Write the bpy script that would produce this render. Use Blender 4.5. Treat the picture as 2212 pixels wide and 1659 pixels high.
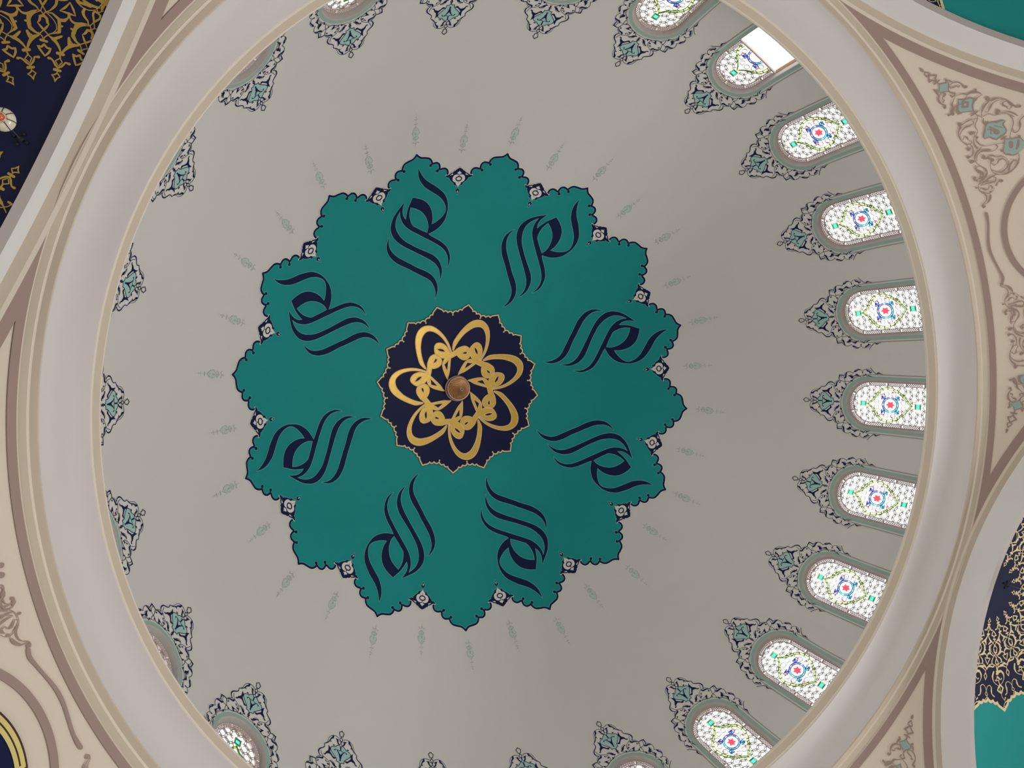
import bpy, math, random
import numpy as np
from mathutils import Vector, Matrix
from mathutils.geometry import delaunay_2d_cdt
random.seed(4)
PI=math.pi
scene=bpy.context.scene
COL=scene.collection
for o in list(bpy.data.objects): bpy.data.objects.remove(o)

SKY=3.4
EXPO=0.0
HALL=[(0,720,(1,.975,.96)),(1,130,(.97,1,.98)),(2,310,(1,.95,.92)),(3,170,(.97,1,.98))]
# ---------------------------------------------------------------- camera (eye 1.5 m above the hall floor, looking up)
S=7.0; EYE=1.5
FPX=1641.18; AX,BY=0.04882,-0.3853; CX,CY=-0.83254,-0.14095
def rotm(a,b):
    ca,sa,cb,sb=math.cos(a),math.sin(a),math.cos(b),math.sin(b)
    return Matrix(((cb,0,sb),(0,1,0),(-sb,0,cb)))@Matrix(((1,0,0),(0,ca,-sa),(0,sa,ca)))
R_=rotm(AX,BY)
cam=bpy.data.cameras.new('camera'); camo=bpy.data.objects.new('camera',cam); COL.objects.link(camo)
cam.sensor_width=36; cam.lens=FPX/2212*36; cam.clip_end=200
M=Matrix.Identity(4)
for i in range(3):
    M[i][0]=R_[0][i]; M[i][1]=-R_[1][i]; M[i][2]=-R_[2][i]
M.translation=Vector((CX*S,CY*S,EYE)); camo.matrix_world=M
scene.camera=camo

# ---------------------------------------------------------------- sky outside the dome windows
w=bpy.data.worlds.new('sky'); scene.world=w; w.use_nodes=True
bg=w.node_tree.nodes['Background']; bg.inputs[0].default_value=(0.93,0.97,1.0,1); bg.inputs[1].default_value=SKY
# ---------------------------------------------------------------- daylight of the hall's big windows, low round the walls
def area(name,loc,target,sx,sy,power,col):
    l=bpy.data.lights.new(name,'AREA'); l.shape='RECTANGLE'; l.size=sx; l.size_y=sy; l.energy=power; l.color=col; l.spread=math.radians(120)
    o=bpy.data.objects.new(name,l); COL.objects.link(o); o.location=loc
    o.rotation_euler=(Vector(target)-Vector(loc)).to_track_quat('-Z','Y').to_euler(); return o
PS=math.radians(22.65)
for (k,pw,col) in HALL:
    a=PS+k*PI/2
    area('hall_window_light',(13.2*math.cos(a),13.2*math.sin(a),1.9),(0,0,6.5),8,3.2,pw,col)
scene.view_settings.view_transform='Standard'; scene.view_settings.look='None'
scene.view_settings.exposure=EXPO; scene.view_settings.gamma=1; scene.view_settings.use_curve_mapping=False
try:
    scene.cycles.use_denoising=True; scene.cycles.max_bounces=8; scene.cycles.diffuse_bounces=5; scene.cycles.transparent_max_bounces=16
    scene.cycles.sample_clamp_indirect=6
except Exception: pass

# ---------------------------------------------------------------- materials
def srgb(r,g,b):
    f=lambda c:(c/255/12.92 if c/255<=.04045 else ((c/255+.055)/1.055)**2.4)
    return (f(r),f(g),f(b),1)
MAT={}
def paint(key,col,rough=.75,metal=0,var=.05,scale=1.3,bump=.0,spec=.16,bscale=60):
    m=bpy.data.materials.new(key); m.use_nodes=True; nt=m.node_tree; b=nt.nodes['Principled BSDF']
    b.inputs['Roughness'].default_value=rough; b.inputs['Metallic'].default_value=metal
    b.inputs['Specular IOR Level'].default_value=spec
    c=col if len(col)==4 else (*col,1)
    if var:
        tc=nt.nodes.new('ShaderNodeNewGeometry'); n=nt.nodes.new('ShaderNodeTexNoise'); n.inputs['Scale'].default_value=scale; n.inputs['Detail'].default_value=5
        nt.links.new(tc.outputs['Position'],n.inputs['Vector'])
        mx=nt.nodes.new('ShaderNodeMix'); mx.data_type='RGBA'
        mx.inputs[6].default_value=tuple(x*(1-var) for x in c[:3])+(1,); mx.inputs[7].default_value=tuple(min(1,x*(1+var)) for x in c[:3])+(1,)
        nt.links.new(n.outputs['Fac'],mx.inputs[0]); nt.links.new(mx.outputs[2],b.inputs['Base Color'])
    else: b.inputs['Base Color'].default_value=c
    if bump:
        tc=nt.nodes.new('ShaderNodeNewGeometry'); n=nt.nodes.new('ShaderNodeTexNoise'); n.inputs['Scale'].default_value=bscale; n.inputs['Detail'].default_value=3
        nt.links.new(tc.outputs['Position'],n.inputs['Vector'])
        bp=nt.nodes.new('ShaderNodeBump'); bp.inputs['Strength'].default_value=bump; bp.inputs['Distance'].default_value=.01
        nt.links.new(n.outputs['Fac'],bp.inputs['Height']); nt.links.new(bp.outputs[0],b.inputs['Normal'])
    MAT[key]=m; return m
def glass(key,col):
    m=bpy.data.materials.new(key); m.use_nodes=True; nt=m.node_tree; nt.nodes.clear()
    o=nt.nodes.new('ShaderNodeOutputMaterial'); t=nt.nodes.new('ShaderNodeBsdfTransparent'); g=nt.nodes.new('ShaderNodeBsdfGlossy'); mx=nt.nodes.new('ShaderNodeMixShader')
    t.inputs[0].default_value=(*col,1); g.inputs['Roughness'].default_value=.15; mx.inputs[0].default_value=.05
    nt.links.new(t.outputs[0],mx.inputs[1]); nt.links.new(g.outputs[0],mx.inputs[2]); nt.links.new(mx.outputs[0],o.inputs[0]); MAT[key]=m
paint('dome_plaster',(.705,.68,.65),var=.03,scale=.5,bump=.05)
paint('l',(.76,.725,.70),var=.02)                 # lighter ground under the window arabesques
paint('w',(.80,.765,.72),var=.03)                 # off-white paint
paint('teal_paint',(.010,.29,.285),var=.07,scale=.8,rough=.6)
paint('n',(.009,.015,.062),var=.08,rough=.7,spec=.12)     # navy
paint('n3',(.006,.008,.042),var=.1,rough=.55)
paint('n2',(.009,.012,.055),var=.1,rough=.55)
paint('t',(.40,.62,.58),var=.04)                  # pale turquoise
paint('t2',(.60,.655,.60),var=.04)
paint('d',(.46,.49,.45),var=.03)                 # faded sprig green grey
paint('halo',(.10,.42,.41),var=.03)
paint('halo_white',(.86,.83,.82),var=.0)
paint('sage',(.36,.46,.42),var=.04)
paint('sage_light',(.60,.64,.61),var=.03)
paint('g',(.80,.52,.10),metal=.45,rough=.42,var=.14,scale=9,spec=.5,bump=.25,bscale=30)
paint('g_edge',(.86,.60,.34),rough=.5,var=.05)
paint('dark_brown',(.07,.035,.02),rough=.6,var=0)  # dark brown of the letter fringes and thin outlines
paint('y',(.42,.28,.06),metal=.25,rough=.5,var=.2,scale=6)
paint('gold_border',(.80,.66,.38),rough=.5,var=.06)
paint('yellow',(.80,.68,.25),rough=.5,var=.12,scale=8)
paint('cream',(.82,.715,.62),var=.03,scale=.6,bump=.04)
paint('m',(.40,.30,.265),var=.05)                 # mauve brown
paint('q',(.40,.53,.49),var=.04)                  # grey turquoise of the spandrel flowers
paint('cove_plaster',(.74,.70,.69),var=.02,scale=.5,bump=.04)
paint('band_beige',(.66,.58,.475),var=.04)
paint('band_light',(.84,.76,.66),var=.02)
paint('arch_white',(.82,.815,.81),var=.02)
paint('arch_grey',(.50,.465,.45),var=.03)  # arch paint darkened: the soffit's shade is put into this grey
paint('mauve_plaster',(.50,.40,.38),var=.07,scale=6,bump=.1)
paint('lead',(.34,.29,.25),var=.1,rough=.8)
paint('lead_green',(.16,.24,.06),var=.1,rough=.8)
paint('lead_blue',(.10,.09,.30),var=.1,rough=.8)
paint('wood',(.30,.15,.06),var=.2,scale=20,rough=.6)
paint('copper',(.62,.34,.15),metal=.75,rough=.38,var=.15,scale=12)
paint('copper_pink',(.66,.42,.33),metal=.6,rough=.4,var=.1,scale=12)
paint('dark_hole',(.02,.008,.005),var=0)
paint('steel',(.75,.75,.77),metal=.9,rough=.25,var=0)
paint('black_metal',(.02,.02,.03),rough=.5,var=0)
paint('opal',(.80,.74,.60),rough=.25,var=.05,spec=.6)
paint('amber',(.75,.22,.08),rough=.15,var=.1,spec=.8,metal=.3)
paint('carpet',(.27,.24,.21),var=.1,rough=.95)
glass('clear_glass',(.97,.97,.94)); glass('red_glass',(.52,.035,.055)); glass('pink_glass',(.62,.06,.13)); glass('blue_glass',(.10,.17,.62)); glass('cyan_glass',(.04,.50,.78)); glass('green_glass',(.50,.78,.20))

# ---------------------------------------------------------------- surfaces: azimuthal and meridian charts on spheres
class Sph:
    def __init__(s,c,R): s.c=Vector(c); s.R=R
    def P(s,th,ph,off=0):
        r=s.R-off; return Vector((s.c.x+r*math.sin(th)*math.cos(ph),s.c.y+r*math.sin(th)*math.sin(ph),s.c.z+r*math.cos(th)))
    def az(s,u,v,off=0): return s.P(math.hypot(u,v)/s.R,math.atan2(v,u),off)
    def ls(s,x,q,off=0):
        th=q/s.R; return s.P(th,x/(s.R*math.sin(th)),off)
DOME=Sph((0,0,1.46562*S+EYE),1.10315*S)
PEND=Sph((0,0,.261*S+EYE),1.583*S)
ZS=.261*S+EYE
AD,AR=1.135*S,1.06*S
SEMI=Sph((0,0,0),AR)        # local: x = across, y = depth, z up, origin at the springing centre
def semi(u,v,off=0):
    u,v=u-.12,max(v+.05,.02); th=math.hypot(u,v)/AR; a=math.atan2(v,u); r=AR-off
    return Vector((r*math.sin(th)*math.cos(a),r*math.sin(th)*math.sin(a),r*math.cos(th)))

# ---------------------------------------------------------------- mesh collecting
def smooth(P,closed,n=3,ang=48):
    P=np.asarray(P,float); N=len(P); out=[]
    if N<3: return P
    T=np.zeros_like(P); corner=[False]*N
    for i in range(N):
        if not closed and i in(0,N-1): corner[i]=True; continue
        a=P[i]-P[i-1]; b=P[(i+1)%N]-P[i]; la,lb=np.hypot(*a),np.hypot(*b)
        if la<1e-9 or lb<1e-9: corner[i]=True; continue
        if a@b/(la*lb)<math.cos(math.radians(ang)): corner[i]=True; continue
        t=a/la*lb+b/lb*la; T[i]=t/(la+lb)
    for i in range(N if closed else N-1):
        j=(i+1)%N; d=P[j]-P[i]; L=np.hypot(*d)
        t0=T[i]*L if not corner[i] else d; t1=T[j]*L if not corner[j] else d
        for k in range(n):
            t=k/n; h1=2*t**3-3*t*t+1; h2=t**3-2*t*t+t; h3=-2*t**3+3*t*t; h4=t**3-t*t
            out.append(h1*P[i]+h2*t0+h3*P[j]+h4*t1)
    if not closed: out.append(P[-1])
    return np.array(out)
class MB:
    def __init__(s): s.v=[]; s.f=[]
    def add(s,vs,fs):
        o=len(s.v); s.v+=[tuple(x) for x in vs]; s.f+=[tuple(i+o for i in f) for f in fs]
    def fill(s,chart,off,outline,holes=(),grid=0,do_smooth=True,n=3):
        rings=[smooth(outline,True,n) if do_smooth else np.asarray(outline,float)]+[smooth(h,True,n) if do_smooth else np.asarray(h,float) for h in holes]
        pts=[];edges=[]
        for r in rings:
            b=len(pts); pts+=[tuple(p) for p in r]; k=len(r); edges+=[(b+i,b+(i+1)%k) for i in range(k)]
        def inside(Q):
            c=np.zeros(len(Q),bool)
            for r in rings:
                x,y=r[:,0],r[:,1]; x2,y2=np.roll(x,-1),np.roll(y,-1)
                for a,b_,cc,dd in zip(x,y,x2,y2):
                    if b_==dd: continue
                    m=((b_>Q[:,1])!=(dd>Q[:,1]))&(Q[:,0]<(cc-a)*(Q[:,1]-b_)/(dd-b_)+a); c^=m
            return c
        if grid:
            lo=rings[0].min(0); hi=rings[0].max(0)
            gx,gy=np.meshgrid(np.arange(lo[0]+grid/2,hi[0],grid),np.arange(lo[1]+grid/2,hi[1],grid)); Q=np.stack([gx.ravel(),gy.ravel()],1)
            if len(Q): pts+=[tuple(p) for p in Q[inside(Q)]]
        vo,_,fo,_,_,_=delaunay_2d_cdt([Vector(p) for p in pts],edges,[],0,1e-5,False)
        V=np.array([tuple(v) for v in vo])
        F=[tuple(f) for f in fo]
        if not F: return
        C=np.array([V[list(f)].mean(0) for f in F]); ins=inside(C)
        s.add([chart(p[0],p[1],off) for p in V],[f for f,k in zip(F,ins) if k])
    def stroke(s,chart,off,pts,wd,n=3,do_smooth=True,closed=False,depth=0,cap=True):
        P=np.asarray(pts,float); N=len(P)
        W=np.full(N,wd[0]) if len(wd)==1 else np.interp(np.linspace(0,1,N),np.linspace(0,1,len(wd)),wd)
        if do_smooth and N>2:
            Q=smooth(P,closed,n,55); tW=np.interp(np.linspace(0,N-1 if not closed else N,len(Q)),np.arange(N+(1 if closed else 0)),list(W)+([W[0]] if closed else []))
        else: Q,tW=P,W
        K=len(Q)
        if closed: T=np.roll(Q,-1,0)-np.roll(Q,1,0)
        else:
            T=np.zeros_like(Q); T[1:-1]=Q[2:]-Q[:-2]; T[0]=Q[1]-Q[0]; T[-1]=Q[-1]-Q[-2]
        L=np.hypot(T[:,0],T[:,1]); L[L==0]=1; T=T/L[:,None]; Nn=np.stack([-T[:,1],T[:,0]],1)
        A=Q+Nn*tW[:,None]/2; B=Q-Nn*tW[:,None]/2
        vs=[];fs=[]
        if cap and not closed:
            h0,h1=tW[0]/2,tW[-1]/2
            A=np.vstack([Q[0]-T[0]*h0*.9+Nn[0]*h0*.35,Q[0]-T[0]*h0*.55+Nn[0]*h0*.8,A,Q[-1]+T[-1]*h1*.55+Nn[-1]*h1*.8,Q[-1]+T[-1]*h1*.9+Nn[-1]*h1*.35])
            B=np.vstack([Q[0]-T[0]*h0*.9-Nn[0]*h0*.35,Q[0]-T[0]*h0*.55-Nn[0]*h0*.8,B,Q[-1]+T[-1]*h1*.55-Nn[-1]*h1*.8,Q[-1]+T[-1]*h1*.9-Nn[-1]*h1*.35]); K+=4
        if not depth:
            for a,b in zip(A,B): vs+= [chart(a[0],a[1],off),chart(b[0],b[1],off)]
            fs=[(2*i,2*i+1,2*i+3,2*i+2) for i in range(K-1)]+([(2*K-2,2*K-1,1,0)] if closed else [])
        else:
            for a,b in zip(A,B): vs+=[chart(a[0],a[1],off),chart(b[0],b[1],off),chart(b[0],b[1],off-depth),chart(a[0],a[1],off-depth)]
            for i in range(K if closed else K-1):
                j=(i+1)%K
                for k in range(4): fs.append((4*i+k,4*i+(k+1)%4,4*j+(k+1)%4,4*j+k))
        s.add(vs,fs)
    def grid(s,rows,closed_u=False,closed_v=False):
        R=len(rows);C=len(rows[0]);vs=[p for r in rows for p in r];fs=[]
        for i in range(R if closed_v else R-1):
            for j in range(C if closed_u else C-1):
                fs.append((i*C+j,i*C+(j+1)%C,((i+1)%R)*C+(j+1)%C,((i+1)%R)*C+j))
        s.add(vs,fs)
    def mesh(s,name,mat,origin=Vector((0,0,0)),sm=False,normal_c=None):
        if normal_c is not None:
            nc=Vector(normal_c); F=[]
            for f in s.f:
                p0,p1,p2=Vector(s.v[f[0]]),Vector(s.v[f[1]]),Vector(s.v[f[2]]); F.append(f if (p1-p0).cross(p2-p0).dot(nc-p0)>=0 else tuple(reversed(f)))
            s.f=F
        me=bpy.data.meshes.new(name); me.from_pydata([(v[0]-origin[0],v[1]-origin[1],v[2]-origin[2]) for v in s.v],[],s.f); me.materials.append(MAT[mat])
        me.validate()
        if sm or normal_c is not None: me.polygons.foreach_set('use_smooth',[True]*len(me.polygons))
        if normal_c is not None:
            c=Vector(normal_c)-origin
            me.normals_split_custom_set_from_vertices([tuple((c-v.co).normalized()) for v in me.vertices])
        me.update(); return me
def obj(name,me,parent=None,**props):
    o=bpy.data.objects.new(name,me); COL.objects.link(o); o.parent=parent
    for k,v in props.items(): o[k]=v
    return o
def empty(name,loc,rz=0,**props):
    o=bpy.data.objects.new(name,None); COL.objects.link(o); o.location=loc; o.rotation_euler=(0,0,rz); o.empty_display_size=.3
    for k,v in props.items(): o[k]=v
    return o
def nums(s,k=1000): return np.array([int(x) for x in s.split()],float)/k
def art(name,chart,offs,mirror=False,only=None,xf=None):
    """painted motif -> {material: MB}; holes follow their polygon"""
    out={}; items=ART[name]; i=0
    while i<len(items):
        kind,mat,p,wd=items[i]; P=nums(p).reshape(-1,2); i+=1; hs=[]
        while i<len(items) and items[i][0]=='H': hs.append(nums(items[i][2]).reshape(-1,2)); i+=1
        if only and mat not in only: continue
        for mir in ((1,-1) if mirror else (1,)):
            f=(lambda Q:Q*np.array([1,mir]) if mirror=='v' else Q*np.array([mir,1])) if mirror else (lambda Q:Q)
            mb=out.setdefault(mat,MB())
            Q=f(P); H=[f(h) for h in hs]
            if xf: Q=xf(Q); H=[xf(h) for h in H]
            if kind=='P': mb.fill(chart,offs.get(mat,.006),Q,H,n=2)
            else: mb.stroke(chart,offs.get(mat,.006),Q,list(nums(wd,10000)),n=2,do_smooth=(kind=='S'))
    return out
CLOCK={}
names_clock=['twelve','one','two','three','four','five','six','seven','eight','nine','ten','eleven']
def clock(phi,half=False):
    # phi in world azimuth; image up is -y, so twelve o'clock = -90 deg, clockwise on screen = +phi
    h=((math.degrees(phi)+90)/30)%12; q=round(h*2)/2%12
    return ('half past ' if q%1 else '')+names_clock[int(q)]+("" if q%1 else " o'clock")

def clk(p): return clock(p)
def clock24(p):
    h=((math.degrees(p)+90)/30)%12; q=round(h*2)/2%12
    return ('half past ' if q%1 else '')+names_clock[int(q)]+("" if q%1 else " o'clock")
ART={
'word':[
('P','n','2717 208 2797 260 2915 309 3001 322 3094 312 3210 282 3306 224 3383 159 3450 77 3527 -28 3609 -143 3702 -267 3788 -367 3873 -467 3968 -549 4071 -613 4183 -660 4299 -678 4414 -659 4518 -612 4641 -518 4529 -528 4414 -510 4302 -464 4217 -406 4140 -331 4039 -212 3935 -81 3851 19 3763 132 3669 242 3570 351 3472 434 3362 493 3248 518 3145 513 2994 461 3069 515 3159 559 3274 574 3383 561 3501 525 3600 456 3702 361 3795 251 3884 152 3925 120 3944 216 3971 306 4014 396 4063 468 4128 539 4199 593 4302 640 4410 676 4511 689 4618 685 4718 660 4809 618 4883 563 4963 491 5037 418 5109 330 5166 263 5230 199 5308 141 5398 89 5473 56 5562 36 5459 18 5349 22 5245 50 5148 100 5050 170 4969 259 4886 356 4818 433 4745 507 4662 566 4571 608 4488 628 4419 631 4333 597 4277 545 4227 473 4182 389 4151 310 4132 230 4230 262 4331 276 4423 273 4521 254 4611 218 4695 160 4763 83 4821 -11 4887 -167 4789 -228 4680 -300 4562 -349 4405 -397 4478 -444 4563 -461 4652 -453 4747 -423 4825 -387 4742 -484 4637 -601 4526 -702 4400 -769 4290 -802 4181 -801 4076 -772 3965 -710 3859 -620 3761 -512 3671 -401 3565 -268 3476 -155 3393 -53 3313 38 3217 136 3117 206 3012 247 2904 255 2804 240',''),
('H','n','3956 94 4064 137 4183 144 4297 124 4405 82 4500 15 4569 -63 4625 -158 4667 -250 4538 -289 4418 -297 4303 -278 4212 -242 4151 -167 4062 -56',''),
('P','n','2318 17 2410 75 2501 116 2600 135 2708 127 2809 97 2903 44 2980 -22 3044 -93 3105 -177 3199 -304 3306 -424 3396 -537 3483 -638 3581 -747 3683 -827 3782 -880 3885 -905 3991 -898 4097 -864 4014 -916 3923 -956 3821 -972 3723 -959 3612 -917 3506 -845 3405 -751 3314 -638 3219 -513 3122 -402 3037 -299 2942 -186 2836 -63 2753 1 2665 36 2568 55 2463 54','')],
'petal':[5.2914,0.0565,5.348,0.0551,5.4021,0.0585,5.4399,0.0665,5.4509,0.0781,5.4422,0.092,5.4615,0.0949,5.4792,0.0946,5.5259,0.095,5.5707,0.0986,5.5998,0.1061,5.6066,0.1092,5.6046,0.1177,5.597,0.128,5.618,0.1292,5.6632,0.1318,5.6987,0.1358,5.7373,0.1435,5.7554,0.1536,5.7734,0.1674,5.7869,0.1777,5.8377,0.19,5.8855,0.1963],
'petal_dots':[5.4078,0.1049,5.5645,0.1364],
'finial':[
('P','n','5486 -30 5451 -2 5429 45 5407 82 5378 104 5374 134 5349 156 5331 163 5331 192 5305 233 5272 282 5268 342 5232 324 5215 282 5213 242 5177 235 5157 205 5132 197 5115 169 5094 142 5066 112 5027 106 5032 72 5015 41 4984 4 4942 -10 4934 28 4897 51 4863 29 4828 11 4789 -15',''),
('P','w','5388 -23 5366 6 5348 23 5330 56 5312 47 5302 11 5271 -25',''),
('P','w','5307 155 5310 180 5266 238 5285 158',''),
('P','w','5246 -27 5260 -20 5274 0 5286 36 5287 80 5265 127 5214 156 5165 155 5123 131 5102 89 5092 65 5060 61 5022 25 4984 -22',''),
('P','w','4907 -24 4888 -7 4857 -11 4843 -21',''),
('P','n','5119 -28 5118 6 5052 -20','')],
'inner':[1.8752,-0.0,1.8942,0.0045,1.9215,0.0189,1.9345,0.0384,1.9241,0.0557,1.9116,0.0684,1.9495,0.0801,1.969,0.0991,1.9506,0.1248,1.9867,0.1298,2.0243,0.1491,2.0619,0.1753,2.1012,0.1963],
'hu':[
('P','g','139 307 142 388 142 519 131 630 109 710 65 770 -9 824 64 870 126 922 161 983 172 1064 151 1144 107 1223 53 1252 -21 1240 -93 1188 -144 1116 -173 1036 -181 926 -190 890 -328 890 -392 909 -497 910 -592 891 -654 840 -687 765 -673 676 -629 607 -576 569 -502 560 -439 581 -387 632 -345 702 -327 768 -241 764 -146 761 -91 657 -27 537 37 437 90 378',''),
('H','g','63 503 68 589 69 689 -82 747 -17 628 26 558',''),
('H','g','-86 963 -13 999 49 1051 97 1127 26 1106 -36 1069 -72 1018',''),
('H','g','-599 722 -572 693 -525 699 -483 730 -457 763 -526 759 -573 748',''),
('P','g','-233 894 -242 1034 -236 1184 -214 1304 -176 1425 -119 1547 -40 1660 51 1733 155 1772 260 1775 347 1743 435 1675 503 1576 563 1426 601 1265 626 1103 631 971 601 879 550 787 529 797 536 878 536 980 522 1101 497 1222 461 1333 404 1442 336 1541 259 1599 184 1627 110 1620 28 1572 -52 1489 -111 1387 -159 1266 -187 1145 -199 1035 -201 890','')],
'orn':[
('P','l','-37 8823 -93 8798 -138 8793 -177 8807 -225 8845 -259 8898 -277 8982 -299 9023 -335 9055 -326 9107 -351 9145 -398 9182 -430 9220 -442 9273 -419 9322 -401 9341 -444 9372 -476 9417 -484 9443 -540 9433 -611 9445 -601 9479 -600 9546 -616 9562 -654 9600 -678 9653 -682 9698 -670 9735 -655 9761 -701 9788 -736 9834 -748 9879 -734 9930 -701 9970 -734 10004 -750 10049 -747 10100 -727 10144 -686 10187 -636 10230 -582 10192 -573 10140 -564 10007 -532 9859 -479 9747 -371 9634 -241 9553 -134 9507 -29 9492 16 9490 14 9343 10 9115 5 8886 2 8824',''),
('P','t','-33 8961 -81 8990 -113 9027 -152 9033 -191 9063 -201 9101 -188 9139 -153 9185 -117 9224 -82 9271 -75 9328 -41 9321 -12 9341 14 9377 10 9191 7 9039 4 8977',''),
('S','n','-37 8823 -93 8798 -139 8797 -178 8811 -226 8849 -255 8902 -271 8985 -295 9023 -331 9055 -322 9107 -347 9145 -394 9182 -426 9220 -436 9273 -415 9319 -390 9337','91 106 106 106 91 76 76 137 137 137 167 197 228 228 152 106'),
('S','n','-389 9228 -376 9281 -348 9322 -304 9342 -246 9373 -224 9388','90'),
('S','n','-163 8819 -172 8857 -200 8880 -227 8940 -264 9001 -296 9031','305 381 229 183 137 76'),
('S','n','-204 8948 -231 8948','229 61'),
('S','n','-247 9050 -225 9100 -228 9153 -236 9195 -267 9214 -291 9244 -300 9270 -323 9274','60 378 378 605 453 227 196 257'),
('S','n','-221 9195 -185 9222 -157 9253 -128 9273 -97 9263','453 302 256 453 151'),
('S','n','-33 8957 -81 8990 -113 9027 -152 9033 -191 9063 -205 9101 -192 9139 -153 9185 -117 9224 -79 9271 -75 9328 -41 9321 -12 9341 12 9376','121'),
('S','n','-154 9003 -131 9005','228'),
('P','n','-122 8843 -93 8871 -80 8913 -63 8944 -37 8960 -43 8922 -64 8898 -62 8872 -50 8849',''),
('T','n','-20 8866 -51 8876 -64 8906 -55 8937 -33 8949 -9 8931 5 8901 2 8874 -20 8866','92'),
('T','n','1 8790 -20 8808 -30 8835 -12 8862 8 8886','122'),
('S','n','8 8886 -9 8931 -37 8960','92'),
('S','n','-36 8945 -15 8977 2 9008 3 9054','107 122 183 137'),
('T','n','-4 8643 -52 8695 -35 8723 -31 8762 -3 8770','138'),
('T','n','0 8767 0 8797','107'),
('S','n','4 9038 -6 9068 -33 9083 -71 9077 -105 9073 -121 9099','121 121 121 106 91 228'),
('S','n','-82 9081 -46 9113 -26 9151 2 9190 8 9213','76 182 257 454 303'),
('T','n','8 9213 -9 9236 9 9282','166'),
('T','n','14 9377 -19 9398 16 9460','75 225 120'),
('S','n','-390 9337 -440 9372 -472 9417 -481 9455 -472 9507 -449 9559 -463 9619 -454 9672 -444 9702','90'),
('S','n','-346 9356 -358 9379 -396 9387 -434 9402 -466 9439','300 345 300 225 105'),
('S','n','-334 9338 -379 9341 -410 9356','60'),
('S','n','-475 9477 -449 9481 -435 9458','75 75 269'),
('S','n','-457 9575 -420 9574 -384 9593 -332 9597 -286 9568 -232 9538 -134 9507 -89 9444','90'),
('S','n','-403 9604 -402 9589','253'),
('P','n','-356 9492 -301 9575 -274 9553 -299 9537 -291 9519 -268 9512 -283 9504',''),
('S','n','-283 9511 -253 9504 -224 9516','90'),
('S','n','-224 9388 -205 9449 -217 9524','90'),
('S','n','-224 9452 -246 9452','269'),
('S','n','-155 9491 -153 9510','299'),
('S','n','-93 9444 -74 9446','255'),
('S','n','-232 9399 -259 9418 -281 9410 -284 9393','75 105 105 255'),
('S','n','-208 9369 -164 9378 -135 9405 -114 9425','150 225 375 450'),
('S','n','-208 9358 -170 9348 -133 9364 -102 9406','68'),
('S','n','-481 9449 -540 9444 -586 9456 -612 9453','150 180 225 60'),
('S','n','-593 9456 -595 9501 -589 9554','224 194 149'),
('S','n','-556 9463 -555 9516 -534 9553 -509 9569 -450 9578','82'),
('S','n','-560 9553 -605 9562 -651 9600 -675 9653 -676 9698 -663 9735 -645 9760','97'),
('S','n','-538 9572 -561 9594 -613 9599 -655 9623','298 372 298 149'),
('P','n','-582 9651 -599 9696 -589 9741 -576 9763 -538 9751 -527 9732 -544 9710 -569 9692',''),
('S','n','-586 9651 -608 9696 -604 9741 -583 9763','67'),
('S','n','-568 9759 -517 9766 -479 9747','89'),
('S','n','-478 9709 -478 9739','267'),
('S','n','-572 9759 -599 9800 -616 9845 -595 9889 -569 9933','89 162 369 177 103'),
('S','n','-612 9845 -645 9846','295 59'),
('S','n','-540 9777 -582 9822 -588 9882','59'),
('S','n','-645 9760 -694 9788 -732 9833 -745 9878 -728 9930 -700 9966 -664 9972','88'),
('S','n','-687 9802 -699 9832 -727 9878 -728 9930','295 251 177 88'),
('S','n','-675 9973 -661 9971','235'),
('S','n','-697 9973 -731 10004 -747 10049 -741 10100 -721 10144 -683 10179','80'),
('S','n','-736 10059 -712 10077 -699 10121 -670 10135 -679 10179','117 292 248 321 88'),
('S','n','-580 9971 -603 9989 -612 10027 -649 10038 -613 10053 -586 10096','103 132 190 88 161 88'),
('S','n','-611 10104 -598 10126 -585 10177','219 175 88')],
'orn_tail':[
('S','n','781 10147 713 10194 651 10270 672 10328 653 10381 645 10417','91 109 109 236 91 73'),
('S','n','652 10298 677 10319','145 217')],
'sprig':[
('S','d','6875 40 6771 50 6681 43 6599 41 6530 44','25 50 50 50 62'),
('S','d','6774 35 6758 49','186 223'),
('S','d','6729 -12 6715 41 6721 85','62 136 87'),
('S','d','6615 -2 6608 38 6621 82','186 87 161'),
('S','d','6542 39 6516 7 6480 -18 6463 -51','87 161 211 87'),
('S','d','6530 44 6501 83 6462 109 6450 127','87 149 186 62'),
('S','d','6464 28 6501 26 6458 58','87'),
('S','d','6357 -33 6398 -50 6430 -30 6438 6','124 149 124 87'),
('S','d','6436 107 6396 126 6367 108 6351 75','87 137 149 87'),
('S','d','6408 32 6370 28','248 372'),
('S','d','6370 28 6321 35 6294 26','124'),
('S','d','6274 -39 6299 -10 6321 35 6311 78 6277 99 6245 65 6237 22 6262 -8 6274 -39','87 149 149 137 124 162 211 186 124'),
('S','d','6294 26 6253 42','149'),
('S','d','6238 28 6180 25 6136 23 6074 27','62 62 149 37'),
('S','d','6136 23 6174 -6 6180 -41','99 124 249'),
('S','d','6136 23 6173 48 6186 83 6158 100','100 124 149 211'),
('P','t2','6532 53 6469 113 6375 145 6339 94 6267 110 6223 48 6274 -39 6337 -39 6407 -67 6463 -38 6516 7','')],
'pend':[
('P','m','-3494 8862 -3458 8891 -3422 8891 -3408 8869 -3422 8850 -3454 8852',''),
('S','m','-3388 8889 -3371 8910 -3342 8945 -3304 8921 -3304 8874 -3331 8872 -3388 8889','169'),
('S','m','-3308 8915 -3281 8965 -3270 9014 -3223 8980 -3178 8951 -3201 8917 -3185 8871 -3249 8893 -3308 8915','215'),
('S','m','-3178 8951 -3146 8966 -3106 8985','107'),
('S','m','-3121 8916 -3145 8958 -3164 9016','184 338 154'),
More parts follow.
